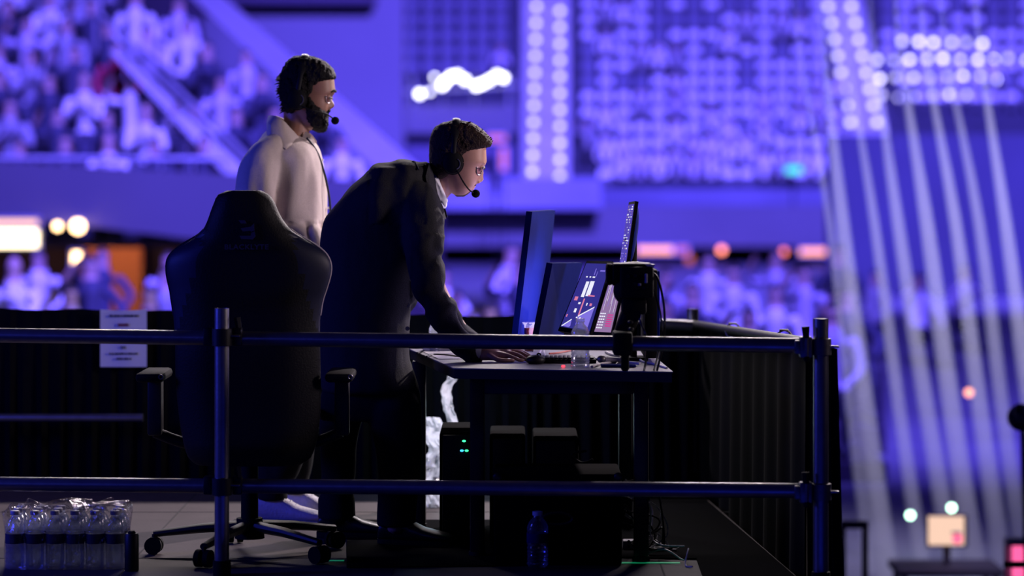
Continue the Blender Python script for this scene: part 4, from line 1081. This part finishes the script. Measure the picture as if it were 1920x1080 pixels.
def headset(parent, cup, top, Dh, halfw, mic, boom, mband=None, name='headset'):
    """headset worn on the head: own root, things worn are parts of the person"""
    h = empty(name, cup - parent_loc(parent)); h.parent = parent
    cx, cz = cup.x, cup.z
    for s in (-1, 1):
        c = Vector((cx, Dh + s * halfw, cz))
        mb = MB(); mb.tube([c - Vector((0, s * .016, 0)), c, c + Vector((0, s * .012, 0)), c + Vector((0, s * .020, 0))], [.034, .036, .034, .022], 22, sq=(1, 1.12)); mb.build('ear_cup', m_black, h)
        mb = MB(); mb.torus(c - Vector((0, s * .014, 0)), .030, .010, (1, 0, 0), (0, 0, 1), n=24, m=8, R1=.034); mb.build('ear_pad', m_foam, h)
        mb = MB(); mb.torus(c + Vector((.006, s * .019, -.004)), .020, .0022, (1, 0, 0), (0, 0, 1), n=20, m=5, a0=-1.2, a1=1.0); mb.build('cup_ring', m_clamp, h)
    u = Vector((0, 1, 0)); c0 = Vector((cx, Dh, cz)); v = (top - c0); R1 = v.length; v.normalize()
    pts = [c0 + u * ((halfw + .010) * math.cos(a)) + v * (R1 * max(0, math.sin(a)) ** .85) for a in [math.pi * k / 30 for k in range(31)]]
    ax = u.cross(v).normalized(); mb = MB(); R = []
    for i, p in enumerate(pts):
        o_ = (p - c0).normalized(); wd = .014 * (1 if 5 < i < 25 else .6)
        R.append([p + ax * wd - o_ * .003, p + ax * wd + o_ * .004, p + ax * (wd * .3) + o_ * .007, p - ax * (wd * .3) + o_ * .007, p - ax * wd + o_ * .004, p - ax * wd - o_ * .003])
    mb.rings(R); mb.build('headband', m_satin, h)
    mb = MB(); mb.tube(boom, .0028, 7, smooth=6); mb.build('mic_boom', m_black, h)
    mb = MB(); mb.ell(mic, (.0155, .0155, .0150), 16, 12); mb.build('mic_foam', m_foam, h)
    return h
def spectacles(parent, c1, D, sep, r, temple, nrm, mwire=None):
    g = empty('glasses', c1 - parent_loc(parent)); g.parent = parent
    n = Vector(nrm).normalized(); up = Vector((0, 0, 1)); up = (up - n * up.dot(n)).normalized(); sd = n.cross(up).normalized()
    fr = MB(); mid = Vector((c1.x, D, c1.z))
    for s in (-1, 1):
        nn = Vector((n.x, n.y * 1 if s < 0 else -n.y * .2, n.z)).normalized(); sd_ = nn.cross(up).normalized()
        c = Vector((c1.x, D + s * sep, c1.z))
        fr.torus(c, r, .0019, sd_, up, n=26, m=6, R1=r * .88)
        lm = MB(); R = [[c + sd_ * (r * q * math.cos(2*math.pi*k/22)) + up * (r * .88 * q * math.sin(2*math.pi*k/22)) + nn * (.003 * (1 - q * q)) for k in range(22)] for q in (1, .66, .33, .02)]
        lm.rings(R, cap=False); lm.build('lens', m_lens, g)
        fr.tube([Vector((c.x - .002, D + s * (sep + r * .95), c1.z + .004)), Vector((temple.x, D + s * .074, temple.z))], .0017, 6)
    fr.torus(mid + Vector((.006, 0, .004)), .010, .0014, (0, 1, 0), (0, 0, 1), n=12, m=6, a0=.2, a1=math.pi - .2, R1=.005)
    fr.build('frame', m_wire, g); return g

# ---- bent man
DM = 10.35
bent = empty('person', (X(700, DM), DM, 0), 'person in a charcoal suit jacket bending over the desk, wearing a headset and glasses', 'person')
body = MB()
sk = [(231,838,878,.025),(236,824,892,.048),(245,814,902,.064),(256,811,908,.073),(268,809.5,910.5,.077),(280,809,911.5,.078),(293,811,912,.077),(303,813,912.5,.076),(309,815,909,.074),(315,818,903.5,.072),(324,822,900,.069),(332,826,897,.066),(338,830,895,.063),(343,833,892.5,.060),(347,836,891.5,.057),(350,838,888.5,.055),(353,840,886,.053),(357,843,883.5,.048),(362,847,878.5,.040),(366,853,873,.028),(368,858,868,.012)]
nose = [(231,0),(304,0),(309,1.5),(314,3),(320,5.5),(327,8),(333,10),(337,11.8),(341,10.5),(344,4.5),(346,1),(348,.5),(352,0),(368,0)]
slices(body, sk, DM, 110, 120, 2.25, 2.6, nose, .0115, (314, .011))
# brow ridge, lips, ears, neck
for s in (-1, 1):
    body.ell(P(903, 315, DM) + Vector((-.002, .031 * s, 0)), (.0115, .0115, .0115), 12, 10)      # eyeball mass
    body.ell(P(905.5, 306, DM) + Vector((0, .028 * s, 0)), (.010, .020, .006), 12, 8)
    body.ell(P(849, 303, DM) + Vector((0, .078 * s, 0)), (.016, .010, .030), 12, 10)
    body.ell(P(897, 341, DM) + Vector((0, .012 * s, 0)), (.009, .008, .007), 10, 8)
body.ell(P(889, 350, DM), (.006, .022, .004), 14, 8); body.ell(P(886, 355, DM), (.006, .020, .005), 14, 8)
limb(body, [P(837, 325, DM), P(820, 352, DM), P(785, 390, DM)], [.056, .052, .058], 20)
limb(body, [P(765, 410, DM), P(715, 480, DM), P(690, 640, DM)], [.10, .12, .12], 24)
for s in (-1, 1):
    limb(body, [P(690, 640, DM) + Vector((0, .09 * s, 0)), P(735 if s < 0 else 640, 800, DM) + Vector((0, .09 * s, 0)), Vector((X(745 if s < 0 else 628, DM), DM + .12 * s, .08))], [.085, .055, .04], 16)
    ap = [P(788, 385, DM) + Vector((0, .15 * s, 0)), P(797, 430, DM) + Vector((0, .195 * s, 0)), P(799, 485, DM) + Vector((0, .235 * s, 0)), P(812, 540, DM) + Vector((0, .26 * s, 0)), P(836, 588, DM) + Vector((0, .26 * s, 0)), P(862, 628, DM) + Vector((0, .255 * s, 0)), P(895, 661, DM) + Vector((0, .25 * s, 0))]
    limb(body, ap, [.048, .050, .042, .036, .033, .029, .025], 16)
# near hand resting on the mouse
wy = DM - .25
def hp(px, py, dy=0): 
    return P(px, py, wy + dy)
zD = lambda v, zmin=ZT + .009: Vector((v.x, v.y, max(v.z, zmin)))
body.tube([hp(893, 662), hp(912, 660, -.005), hp(930, 664, 0)], [.026, .030, .030], 14, smooth=4, sq=(1.15, .8), round_ends=True)
body.tube([hp(905, 665, -.018), hp(945, 668, -.03)], [.020, .016], 12, round_ends=True); body.tube([hp(905, 661, .0), hp(950, 661, -.004)], [.022, .017], 12, round_ends=True); body.tube([hp(905, 660, .02), hp(950, 658, .022)], [.021, .016], 12, round_ends=True)
def finger(pts, r): 
    pts = [zD(p) for p in pts]
    body.tube(pts, [r, r * .95, r * .9, r * .78], 10, smooth=3, round_ends=True)
finger([hp(948, 665, -.038), hp(962, 670, -.044), hp(974, 678, -.046), hp(981, 681, -.044)], .0078)
finger([hp(950, 661, -.018), hp(970, 665, -.022), hp(986, 674, -.022), hp(995, 680, -.020)], .0088)
finger([hp(950, 658, .004), hp(972, 660, .004), hp(988, 668, .006), hp(998, 674, .008)], .0090)
finger([hp(950, 656, .024), hp(968, 656, .030), hp(984, 662, .034), hp(994, 668, .036)], .0086)
finger([hp(915, 664, -.030), hp(932, 674, -.060), hp(948, 680, -.066), hp(962, 682, -.064)], .0095)
# far hand on the desk
wf = DM + .25
for pts, rs in (([P(893, 655, wf), P(925, 654, wf)], [.026, .032]),): body.tube(pts, rs, 14, sq=(1.2, .7), round_ends=True)
for k in range(4):
    y = wf - .03 + k * .02; body.tube([P(925, 654, y), P(942, 653, y), P(955, 660, y)], [.009, .009, .007], 8, smooth=2, round_ends=True)
body.tube([P(905, 655, wf - .03), P(925, 658, wf - .055), P(938, 660, wf - .058)], [.011, .010, .008], 8, smooth=2, round_ends=True)
skin_o = fuse(body, 'body', [m_skin], bent, .0034, 5)
for s in (-1, 1):
    c = P(905.5, 315, DM) + Vector((-.0015, .031 * s, 0)); MB().ell(c, (.0095, .0105, .0070), 14, 10).build('eye', MATS.get('eye_white') or mat('eye_white', (.30, .27, .27), .4), bent); 
    MB().ell(c + Vector((.0072, -.002, -.0012)), (.0028, .0045, .0045), 10, 8).build('iris', m_hair, bent)
# hair
hair = MB()
ht = [(226,850,866,.015),(229,834,880,.040),(234,822,892,.060),(241,814,902,.073),(249,809.5,911,.080),(257,807,918,.084),(264,805.8,922,.085),(270,805.2,922.5,.084),(275,805,918,.084),(279,805,905,.085),(284,805,889,.086),(291,805,878,.086),(299,805,868,.086),(306,805.5,862,.085),(314,807,856,.083),(322,810,850,.078),(330,815,842,.068),(336,820,834,.05)]
slices(hair, ht, DM, 70, 72, 2.4, 3.4)
def hdisp(p): return .002 * fbm(p, (90, 60, 90), 3) + .002 * fbm(p, (260, 120, 260), 2)
ho = fuse(hair, 'hair', [m_hair], bent, .0036, 2, hdisp)
tu = MB(); r2 = random.Random(2)
for k in range(46):
    t = k / 45; px = 874 + 48 * t; py = 230 + 34 * t ** 1.4 + r2.uniform(-1, 2); y = r2.uniform(-.05, .05)
    a = P(px - 3, py + 3, DM) + Vector((0, y, 0)); b_ = P(px + r2.uniform(1, 5), py - r2.uniform(1, 4.5), DM) + Vector((0, y + r2.uniform(-.004, .004), 0))
    tu.tube([a, a.lerp(b_, .6), b_], [.0045, .003, .0008], 5)
tu.build('hair_tuft', m_hair, ho)
mo_ = MB(); slices(mo_, [(343.5, 884, 893, .012), (346, 877, 893.5, .027), (349, 874, 891.5, .030), (352, 873, 884, .028)], DM, 10, 40, 2.2); mo_.build('moustache', mat('light_brown_beard', (.11, .055, .03), .7, noise_scale=200, noise_amt=.5, bump=.8, bump_scale=500), bent)
bd = MB(); slices(bd, [(357, 866, 884.5, .022), (361, 856, 881.5, .032), (365, 852, 876.5, .030), (369, 856, 870, .014)], DM, 12, 40, 2.2); bd.build('chin_beard', MATS['light_brown_beard'], bent)
for s in (-1, 1):
    MB().tube([P(906.5, 304.5, DM) + Vector((.002, .016 * s, 0)), P(906, 303, DM) + Vector((.001, .032 * s, 0)), P(901, 306, DM) + Vector((.002, .047 * s, 0))], [.003, .0034, .002], 6, smooth=3).build('eyebrow', m_hair, bent)
headset(bent, P(850, 305, DM), P(856, 224.5, DM), DM, .092, P(892, 363, DM - .055), [P(856, 318, DM - .105), P(868, 340, DM - .105), P(880, 356, DM - .085), P(891, 363, DM - .058)])
spectacles(bent, P(899.5, 318, DM), DM, .033, .0225, P(856, 300, DM), (.80, -.42, -.15))
# shirt collar and cuff
sh = MB(); slices(sh, [(322, 806, 822, .040), (332, 806, 828, .056), (345, 806, 832, .064), (358, 806, 836, .066), (372, 806, 838.5, .062), (384, 808, 838.5, .05), (391, 818, 836, .034)], DM, 30, 48, 2.3)
for s in (-1, 1): sh.prism([P(814, 328, DM) + Vector((0, s * .060, 0)), P(826, 348, DM) + Vector((0, s * .062, 0)), P(840, 376, DM) + Vector((0, s * .05, 0)), P(836, 391, DM) + Vector((0, s * .055, 0)), P(820, 366, DM) + Vector((0, s * .066, 0))], (0, s * .006, 0))
fuse(sh, 'shirt', [m_white], bent, .004, 3)
cf = MB(); cf.tube([hp(886, 656, 0), hp(902, 662, 0)], [.034, .033], 18, sq=(1.1, .9)); cf.build('shirt_cuff', m_white, bent)
# jacket
ja = MB()
jt = [(299,738,776,.03),(302,722,800,.07),(308,706,808,.11),(318,692,812,.145),(330,681,814,.17),(345,664,817,.20),(360,649,821,.215),(378,634,827,.22),(395,620,832,.22),(408,611,834,.22),(425,605,833,.215),(450,601,830,.21),(480,600,822,.205),(510,600,808,.20),(540,599,794,.195),(565,598,786,.19),(595,598,770,.19),(630,598,768,.195),(660,598,768,.20),(690,600,772,.205),(712,602,779,.205),(727,604,785,.20),(733,612,780,.19)]
slices(ja, jt, DM, 70, 64, 2.35)
sa_ = [P(788, 372, DM) + Vector((0, -.15, 0)), P(797, 420, DM) + Vector((0, -.195, 0)), P(799, 480, DM) + Vector((0, -.235, 0)), P(812, 540, DM) + Vector((0, -.26, 0)), P(836, 588, DM) + Vector((0, -.26, 0)), P(862, 628, DM) + Vector((0, -.255, 0)), P(889, 655, DM) + Vector((0, -.25, 0))]
limb(ja, sa_, [.070, .074, .066, .054, .049, .043, .040], 24, 5)
sb_ = [Vector((p.x - .012, 2 * DM - p.y, p.z + (.012 if i > 3 else 0))) for i, p in enumerate(sa_)]
limb(ja, sb_, [.070, .074, .062, .048, .043, .038, .036], 24, 5)
def jdisp(p):
    px = 960 + p.x / p.y * F; py = py_at(p.z, p.y)
    d = .004 * fbm(p, (9, 9, 5), 3)
    if px > 770 and py > 440:   # sleeve creases around the elbow
        d += .0065 * math.sin((py * .9 + px * .55) / 11.0 + 2 * fbm(p, (14, 14, 14), 2)) * (1 if 440 < py < 620 else .5)
    if py < 420 and 690 < px < 800: d += .004 * math.sin(px / 8.5 + 1.5 * fbm(p, (12, 12, 12), 2))
    return d
jo = fuse(ja, 'jacket', [m_jacket], bent, .0065, 3, jdisp)
for s in (-1, 1):
    MB().prism([P(806, 306, DM) + Vector((0, s * .085, 0)), P(813, 322, DM) + Vector((0, s * .088, 0)), P(822, 362, DM) + Vector((0, s * .105, 0)), P(834, 392, DM) + Vector((0, s * .10, 0)), P(838, 410, DM) + Vector((0, s * .12, 0)), P(820, 398, DM) + Vector((0, s * .165, 0)), P(808, 366, DM) + Vector((0, s * .165, 0)), P(800, 330, DM) + Vector((0, s * .12, 0))], (0, s * .010, 0)).build('lapel', m_jacket, jo)
for py in (572, 616): MB().tube([P(764, py, DM - .115), P(764, py, DM - .127)], .008, 14).build('button', m_clamp, jo)
MB().tube([P(770, 306, DM - .03), P(777, 303, DM - .07), P(785, 318, DM - .13)], .003, 6, smooth=4).build('collar_edge', m_jacket, jo)
tr = MB()
slices(tr, [(690, 606, 774, .15), (730, 604, 786, .165), (760, 600, 790, .165), (785, 600, 792, .15)], DM, 16, 48, 2.4)
for s, pts in ((-1, [(738, 760), (749, 830), (749, 900), (745, 962)]), (1, [(640, 760), (632, 830), (631, 900), (628, 965)])):
    limb(tr, [P(a, b, DM) + Vector((0, .09 * s, 0)) for a, b in pts], [.098, .084, .074, .068] if s < 0 else [.09, .068, .062, .060], 20)
    q = P(pts[-1][0], pts[-1][1], DM); tr.tube([(q.x, DM + .10 * s, q.z + .05), (q.x, DM + .10 * s, .07)], [.068, .070], 20)
fuse(tr, 'trousers', [m_trouser], bent, .009, 3, lambda p: .004 * fbm(p, (8, 8, 5), 3))
def shoe(parent, x, D, m, L=.29, ang=0, hgt=.10, sole=m_black):
    M = Matrix.Translation((x, D, 0)) @ Matrix.Rotation(ang, 4, 'Z'); mb = MB(); R = []
    for t, hw, h in ((0, .020, .055), (.03, .034, .085), (.10, .038, hgt + .015), (.28, .038, hgt + .02), (.42, .040, hgt * .88), (.58, .046, hgt * .66), (.75, .050, hgt * .55), (.9, .042, hgt * .46), (.98, .026, hgt * .34), (1.0, .010, hgt * .22)):
        ring = []
        for k in range(20):
            a = 2 * math.pi * k / 20; ring.append(M @ Vector((L * (t - .22), hw * math.copysign(abs(math.cos(a)) ** .8, math.cos(a)), .018 + (h - .018) * (.5 + .5 * math.sin(a)))))
        R.append(ring)
    mb.rings(R); o = mb.build('shoe', m, parent)
    mb = MB(); R = []
    for z in (.0, .006, .022):
        R.append([M @ Vector((L * (.5 - .22) + L * .515 * math.copysign(abs(math.cos(a)) ** .75, math.cos(a)), .047 * math.copysign(abs(math.sin(a)) ** .75, math.sin(a)) * (1 if z else .95), z)) for a in [2 * math.pi * k / 36 for k in range(36)]])
    mb.rings(R); mb.build('sole', sole, o); return o, M
shoe(bent, X(745, DM), DM - .10, m_shoe_b, ang=-.25); shoe(bent, X(625, DM), DM + .10, m_shoe_b, ang=-.1)

# ---- bearded man standing behind
DS = 10.91
std = empty('person', (X(545, DS), DS, 0), 'bearded person in a cream shirt standing behind the chair, wearing a headset and glasses', 'person')
body = MB()
sk = [(111,556,592,.030),(117,544,608,.054),(127,534,618,.068),(139,530,624,.075),(150,529,626.5,.077),(160,529,627.5,.077),(168,530,628.5,.077),(174,531,628.5,.077),(180,532,622,.075),(188,535,618,.073),(197,539,617.5,.069),(204,542,617,.065),(209,545,616,.062),(213,547,612.5,.059),(217,550,613.5,.056),(222,553,612.5,.054),(232,557,611,.047),(240,561,605,.036),(244,568,595,.018)]
nose = [(111,0),(175,0),(180,2.5),(186,5),(192,8.5),(197,10.6),(201,9.5),(204,5),(207,1),(210,0),(244,0)]
slices(body, sk, DS, 110, 120, 2.25, 2.6, nose, .0115, (183, .011))
for s in (-1, 1):
    body.ell(P(616, 184, DS) + Vector((0, .031 * s, 0)), (.0115, .0115, .0115), 12, 10)
    body.ell(P(623, 173, DS) + Vector((0, .027 * s, 0)), (.010, .020, .006), 12, 8)
    body.ell(P(563, 188, DS) + Vector((0, .078 * s, 0)), (.016, .010, .030), 12, 10)
    body.ell(P(618, 201, DS) + Vector((0, .012 * s, 0)), (.009, .008, .007), 10, 8)
body.ell(P(611, 215, DS), (.007, .020, .006), 14, 8)
limb(body, [P(556, 205, DS), P(556, 235, DS), P(545, 275, DS)], [.050, .052, .060], 20)
limb(body, [P(540, 310, DS), P(545, 400, DS), P(548, 520, DS)], [.09, .10, .11], 24)
for s in (-1, 1):
    limb(body, [P(545, 530, DS) + Vector((0, .09 * s, 0)), P(548, 740, DS) + Vector((0, .09 * s, 0)), Vector((X(516 if s < 0 else 548, DS), DS + .10 * s, .09))], [.085, .050, .034], 16)
    limb(body, [P(518, 295, DS) + Vector((0, .14 * s, 0)), P(500, 318, DS) + Vector((0, .18 * s, 0)), P(490, 350, DS) + Vector((0, .215 * s, 0)), P(492, 395, DS) + Vector((0, .225 * s, 0)), P(507, 428, DS) + Vector((0, .22 * s, 0)), P(548, 441, DS) + Vector((0, .20 * s, 0)), P(612, 442, DS) + Vector((0, .155 * s, 0))], [.04, .048, .046, .042, .040, .034, .027], 16)
    # hands, half closed in front of the belly
    q = P(622, 445, DS) + Vector((0, .13 * s, 0)); body.tube([q - Vector((.02, 0, 0)), q + Vector((.05, -.01 * s, -.005))], [.028, .032], 14, sq=(.7, 1.2), round_ends=True)
    for k in range(4):
        z = .030 - k * .019; b0 = q + Vector((.055, -.012 * s, z)); body.tube([b0, b0 + Vector((.028, -.006 * s, -.002)), b0 + Vector((.040, -.026 * s, -.008)), b0 + Vector((.026, -.040 * s, -.010))], [.0088, .0085, .008, .007], 8, smooth=2, round_ends=True)
    body.tube([q + Vector((.0, -.02 * s, .028)), q + Vector((.030, -.034 * s, .040)), q + Vector((.055, -.040 * s, .034))], [.011, .010, .008], 8, smooth=2, round_ends=True)
fuse(body, 'body', [m_skin_b], std, .0036, 5)
for s in (-1, 1):
    c = P(619, 184, DS) + Vector((0, .031 * s, 0)); MB().ell(c, (.0095, .0105, .0062), 14, 10).build('eye', MATS.get('eye_white') or mat('eye_white', (.30, .27, .27), .4), std)
    MB().ell(c + Vector((.0072, -.001, -.001)), (.0028, .0045, .0045), 10, 8).build('iris', m_hair_b, std)
    MB().tube([P(628.5, 172, DS) + Vector((.001, .014 * s, 0)), P(628, 170, DS) + Vector((0, .032 * s, 0)), P(622, 173, DS) + Vector((0, .048 * s, 0))], [.004, .0046, .003], 6, smooth=3).build('eyebrow', m_hair_b, std)
hair = MB()
ht = [(105.5,556,578,.015),(107.5,548,590,.040),(112,541,602,.060),(119,536,614,.074),(127,532,622,.081),(135,528,627.5,.085),(142,526,630,.087),(147,525,629.5,.087),(151,524.5,618,.088),(156,524,607,.088),(164,524,600,.088),(174,524,595,.088),(184,526,588,.086),(194,529,580,.083),(202,532,570,.076),(209,534,558,.062),(214,538,550,.04)]
slices(hair, ht, DS, 70, 72, 2.4, 3.2)
ho = fuse(hair, 'hair', [m_hair_b], std, .0038, 2, lambda p: .0045 * fbm(p, (60, 50, 60), 3) + .002 * fbm(p, (200, 100, 200), 2))
tu = MB(); r2 = random.Random(4)
for k in range(60):
    t = r2.random(); py = 135 + 76 * t; b0 = interp([(q[0], q[1]) for q in ht], py)[0]; y = r2.uniform(-.05, .05)
    a = P(b0 + 5, py, DS) + Vector((0, y, 0)); L_ = r2.uniform(2, 8) if (140 < py < 160 or 165 < py < 182 or py > 195) else r2.uniform(0, 3)
    b_ = P(b0 - L_, py + r2.uniform(-1, 6), DS) + Vector((0, y, 0)); m_ = a.lerp(b_, .55) + Vector((0, 0, .003))
    tu.tube([a, m_, b_], [.005, .0035, .0008], 5)
tu.build('hair_tuft', m_hair_b, ho)
bd = MB()
slices(bd, [(182,570,590,.081),(190,570,594,.081),(198,569,600,.080),(204,568,608,.078),(209,567,614,.075),(216,568,615.5,.070),(224,570,616,.064),(232,573,616,.056),(239,579,614.5,.044),(244,586,612,.032),(248.5,597,608,.014)], DS, 50, 60, 2.3)
bd2 = MB(); slices(bd, [(204.5, 608, 620.5, .014), (207, 604, 621, .026), (210, 603, 618, .029), (212, 603, 612, .028)], DS, 8, 40, 2.2)
fuse(bd, 'beard', [m_hair_b], std, .0036, 1, lambda p: .003 * fbm(p, (90, 70, 90), 3) + .0015 * fbm(p, (280, 200, 280), 2))
headset(std, P(560, 186, DS), P(573, 104.5, DS), DS, .094, P(628.5, 226, DS - .05), [P(566, 200, DS - .105), P(590, 208, DS - .105), P(612, 214, DS - .08), P(628, 225, DS - .053)])
spectacles(std, P(617, 184, DS), DS, .033, .0225, P(566, 180, DS), (.86, -.36, -.05))
# shirt
sh = MB()
st = [(239,508,530,.04),(245,500,546,.07),(253,493,560,.10),(262,487,580,.14),(270,483,592,.17),(284,480,600,.20),(300,482,604,.215),(330,480,609,.215),(365,482,612,.21),(400,484,615,.21),(440,486,616,.21),(480,488,616,.21),(530,490,616,.21),(548,492,612,.205)]
slices(sh, st, DS, 60, 64, 2.3)
for s in (-1, 1):
    limb(sh, [P(518, 282, DS) + Vector((0, .14 * s, 0)), P(498, 312, DS) + Vector((0, .19 * s, 0)), P(488, 350, DS) + Vector((0, .215 * s, 0)), P(490, 395, DS) + Vector((0, .225 * s, 0)), P(503, 428, DS) + Vector((0, .22 * s, 0)), P(545, 440, DS) + Vector((0, .20 * s, 0)), P(606, 441, DS) + Vector((0, .155 * s, 0))], [.062, .074, .072, .066, .062, .050, .036], 24, 5)
def sdisp(p):
    px = 960 + p.x / p.y * F; py = py_at(p.z, p.y)
    d = .006 * fbm(p, (8, 8, 4), 3) + .0085 * math.sin(px / 8 + py / 45 + 3.5 * fbm(p, (5, 5, 3), 2)) * min(1, max(0, (py - 285) / 60)) * (.5 + .5 * fbm(p, (4, 4, 4), 1))
    if py > 415: d += .006 * math.sin((px - .4 * py) / 5 + 2 * fbm(p, (16, 16, 16), 2)) * (px > 520)
    return d
so = fuse(sh, 'shirt', [m_shirt], std, .0065, 3, sdisp)
co = MB()
for sg in (-1, 1):
    prof = [((503, 217, 0), (501, 243, .01)), ((508, 216, .030), (503, 249, .088)), ((517, 217, .048), (512, 261, .150)), ((528, 221, .060), (526, 270, .182)), ((538, 230, .066), (544, 280, .200)), ((550, 243, .064), (553, 271, .170)), ((564, 259, .055), (565, 262, .085))]
    R = []
    for (a, b_, c_), (d_, e_, f_) in prof:
        T = P(a, b_, DS) + Vector((0, sg * c_, 0)); B = P(d_, e_, DS) + Vector((0, sg * f_, 0)); M_ = T.lerp(B, .5) + Vector((-.003, sg * .010, .006)); o_ = Vector((-.004 if a < 520 else 0, sg * .006, .003))
        R.append([T, M_, B, B - o_ * .1 + Vector((0, 0, .0)) - Vector((0, sg * .007, 0)), M_ - Vector((0, sg * .010, .002)), T - Vector((0, sg * .006, .002)) ])
    co.rings(R)
    R = []
    for (a, b_, c_), (d_, e_, f_) in [((577, 247, .045), (570, 262, .060)), ((585, 254, .048), (582, 268, .075)), ((592, 264, .045), (592, 276, .070))]:
        T = P(a, b_, DS) + Vector((0, sg * c_, 0)); B = P(d_, e_, DS) + Vector((0, sg * f_, 0)); R.append([T, B, B - Vector((.006, 0, 0)), T - Vector((.006, 0, 0))])
    co.rings(R)
co.build('collar', m_shirt, so)
pl = MB(); pl.tube([P(590, 275, DS - .012), P(600, 330, DS - .012), P(611, 400, DS - .012), P(615, 470, DS - .012)], .005, 6, smooth=5, sq=(2.4, 1)); pl.build('button_placket', m_shirt, so)
for py in (300, 345, 390): 
    b0 = interp([(q[0], q[2]) for q in st], py)[0]; MB().tube([P(b0, py, DS - .012), P(b0, py, DS - .012) + Vector((.006, 0, 0))], .005, 10).build('button', m_white, so)
MB().tube([P(575, 258, DS - .09), P(592, 280, DS - .085), P(604, 310, DS - .075), P(614, 350, DS - .065), P(619, 385, DS - .06), P(620, 420, DS - .06)], .0042, 8, smooth=5).build('lanyard_cord', m_leather2, std, label='navy cord hanging down the shirt front')
MB().torus(P(572, 262, DS), .045, .0016, (0, 1, 0), (1, 0, -.5), n=30, m=5, a0=-2, a1=2).build('necklace', m_wire, std)
tr = MB(); slices(tr, [(515, 490, 608, .16), (560, 488, 606, .165), (600, 490, 604, .15)], DS, 14, 48, 2.4)
for s in (-1, 1):
    limb(tr, [P(547, 560, DS) + Vector((0, .09 * s, 0)), P(550, 740, DS) + Vector((0, .10 * s, 0)), P(535 if s < 0 else 550, 860, DS) + Vector((0, .10 * s, 0)), Vector((X(516 if s < 0 else 548, DS), DS + .10 * s, .16))], [.10, .085, .070, .058], 20)
    tr.tube([(X(516 if s < 0 else 548, DS), DS + .10 * s, .24), (X(515 if s < 0 else 547, DS), DS + .10 * s, .095)], [.060, .058], 20)
fuse(tr, 'trousers', [m_trouser], std, .009, 3, lambda p: .004 * fbm(p, (8, 8, 5), 3))
for s, px in ((-1, 512), (1, 545)):
    o, M = shoe(std, X(px, DS), DS + .10 * s, m_shoe_w, .30, -.22, .115, m_shoe_w)
    for k in range(4):
        q = M @ Vector((.035 + k * .022, 0, .115 - k * .013)); sd = M.to_3x3() @ Vector((0, 1, 0)); MB().tube([q - sd * .026 - Vector((0, 0, .010)), q + Vector((0, 0, .004)), q + sd * .026 - Vector((0, 0, .010))], .0035, 6, smooth=2).build('lace', m_white, o)
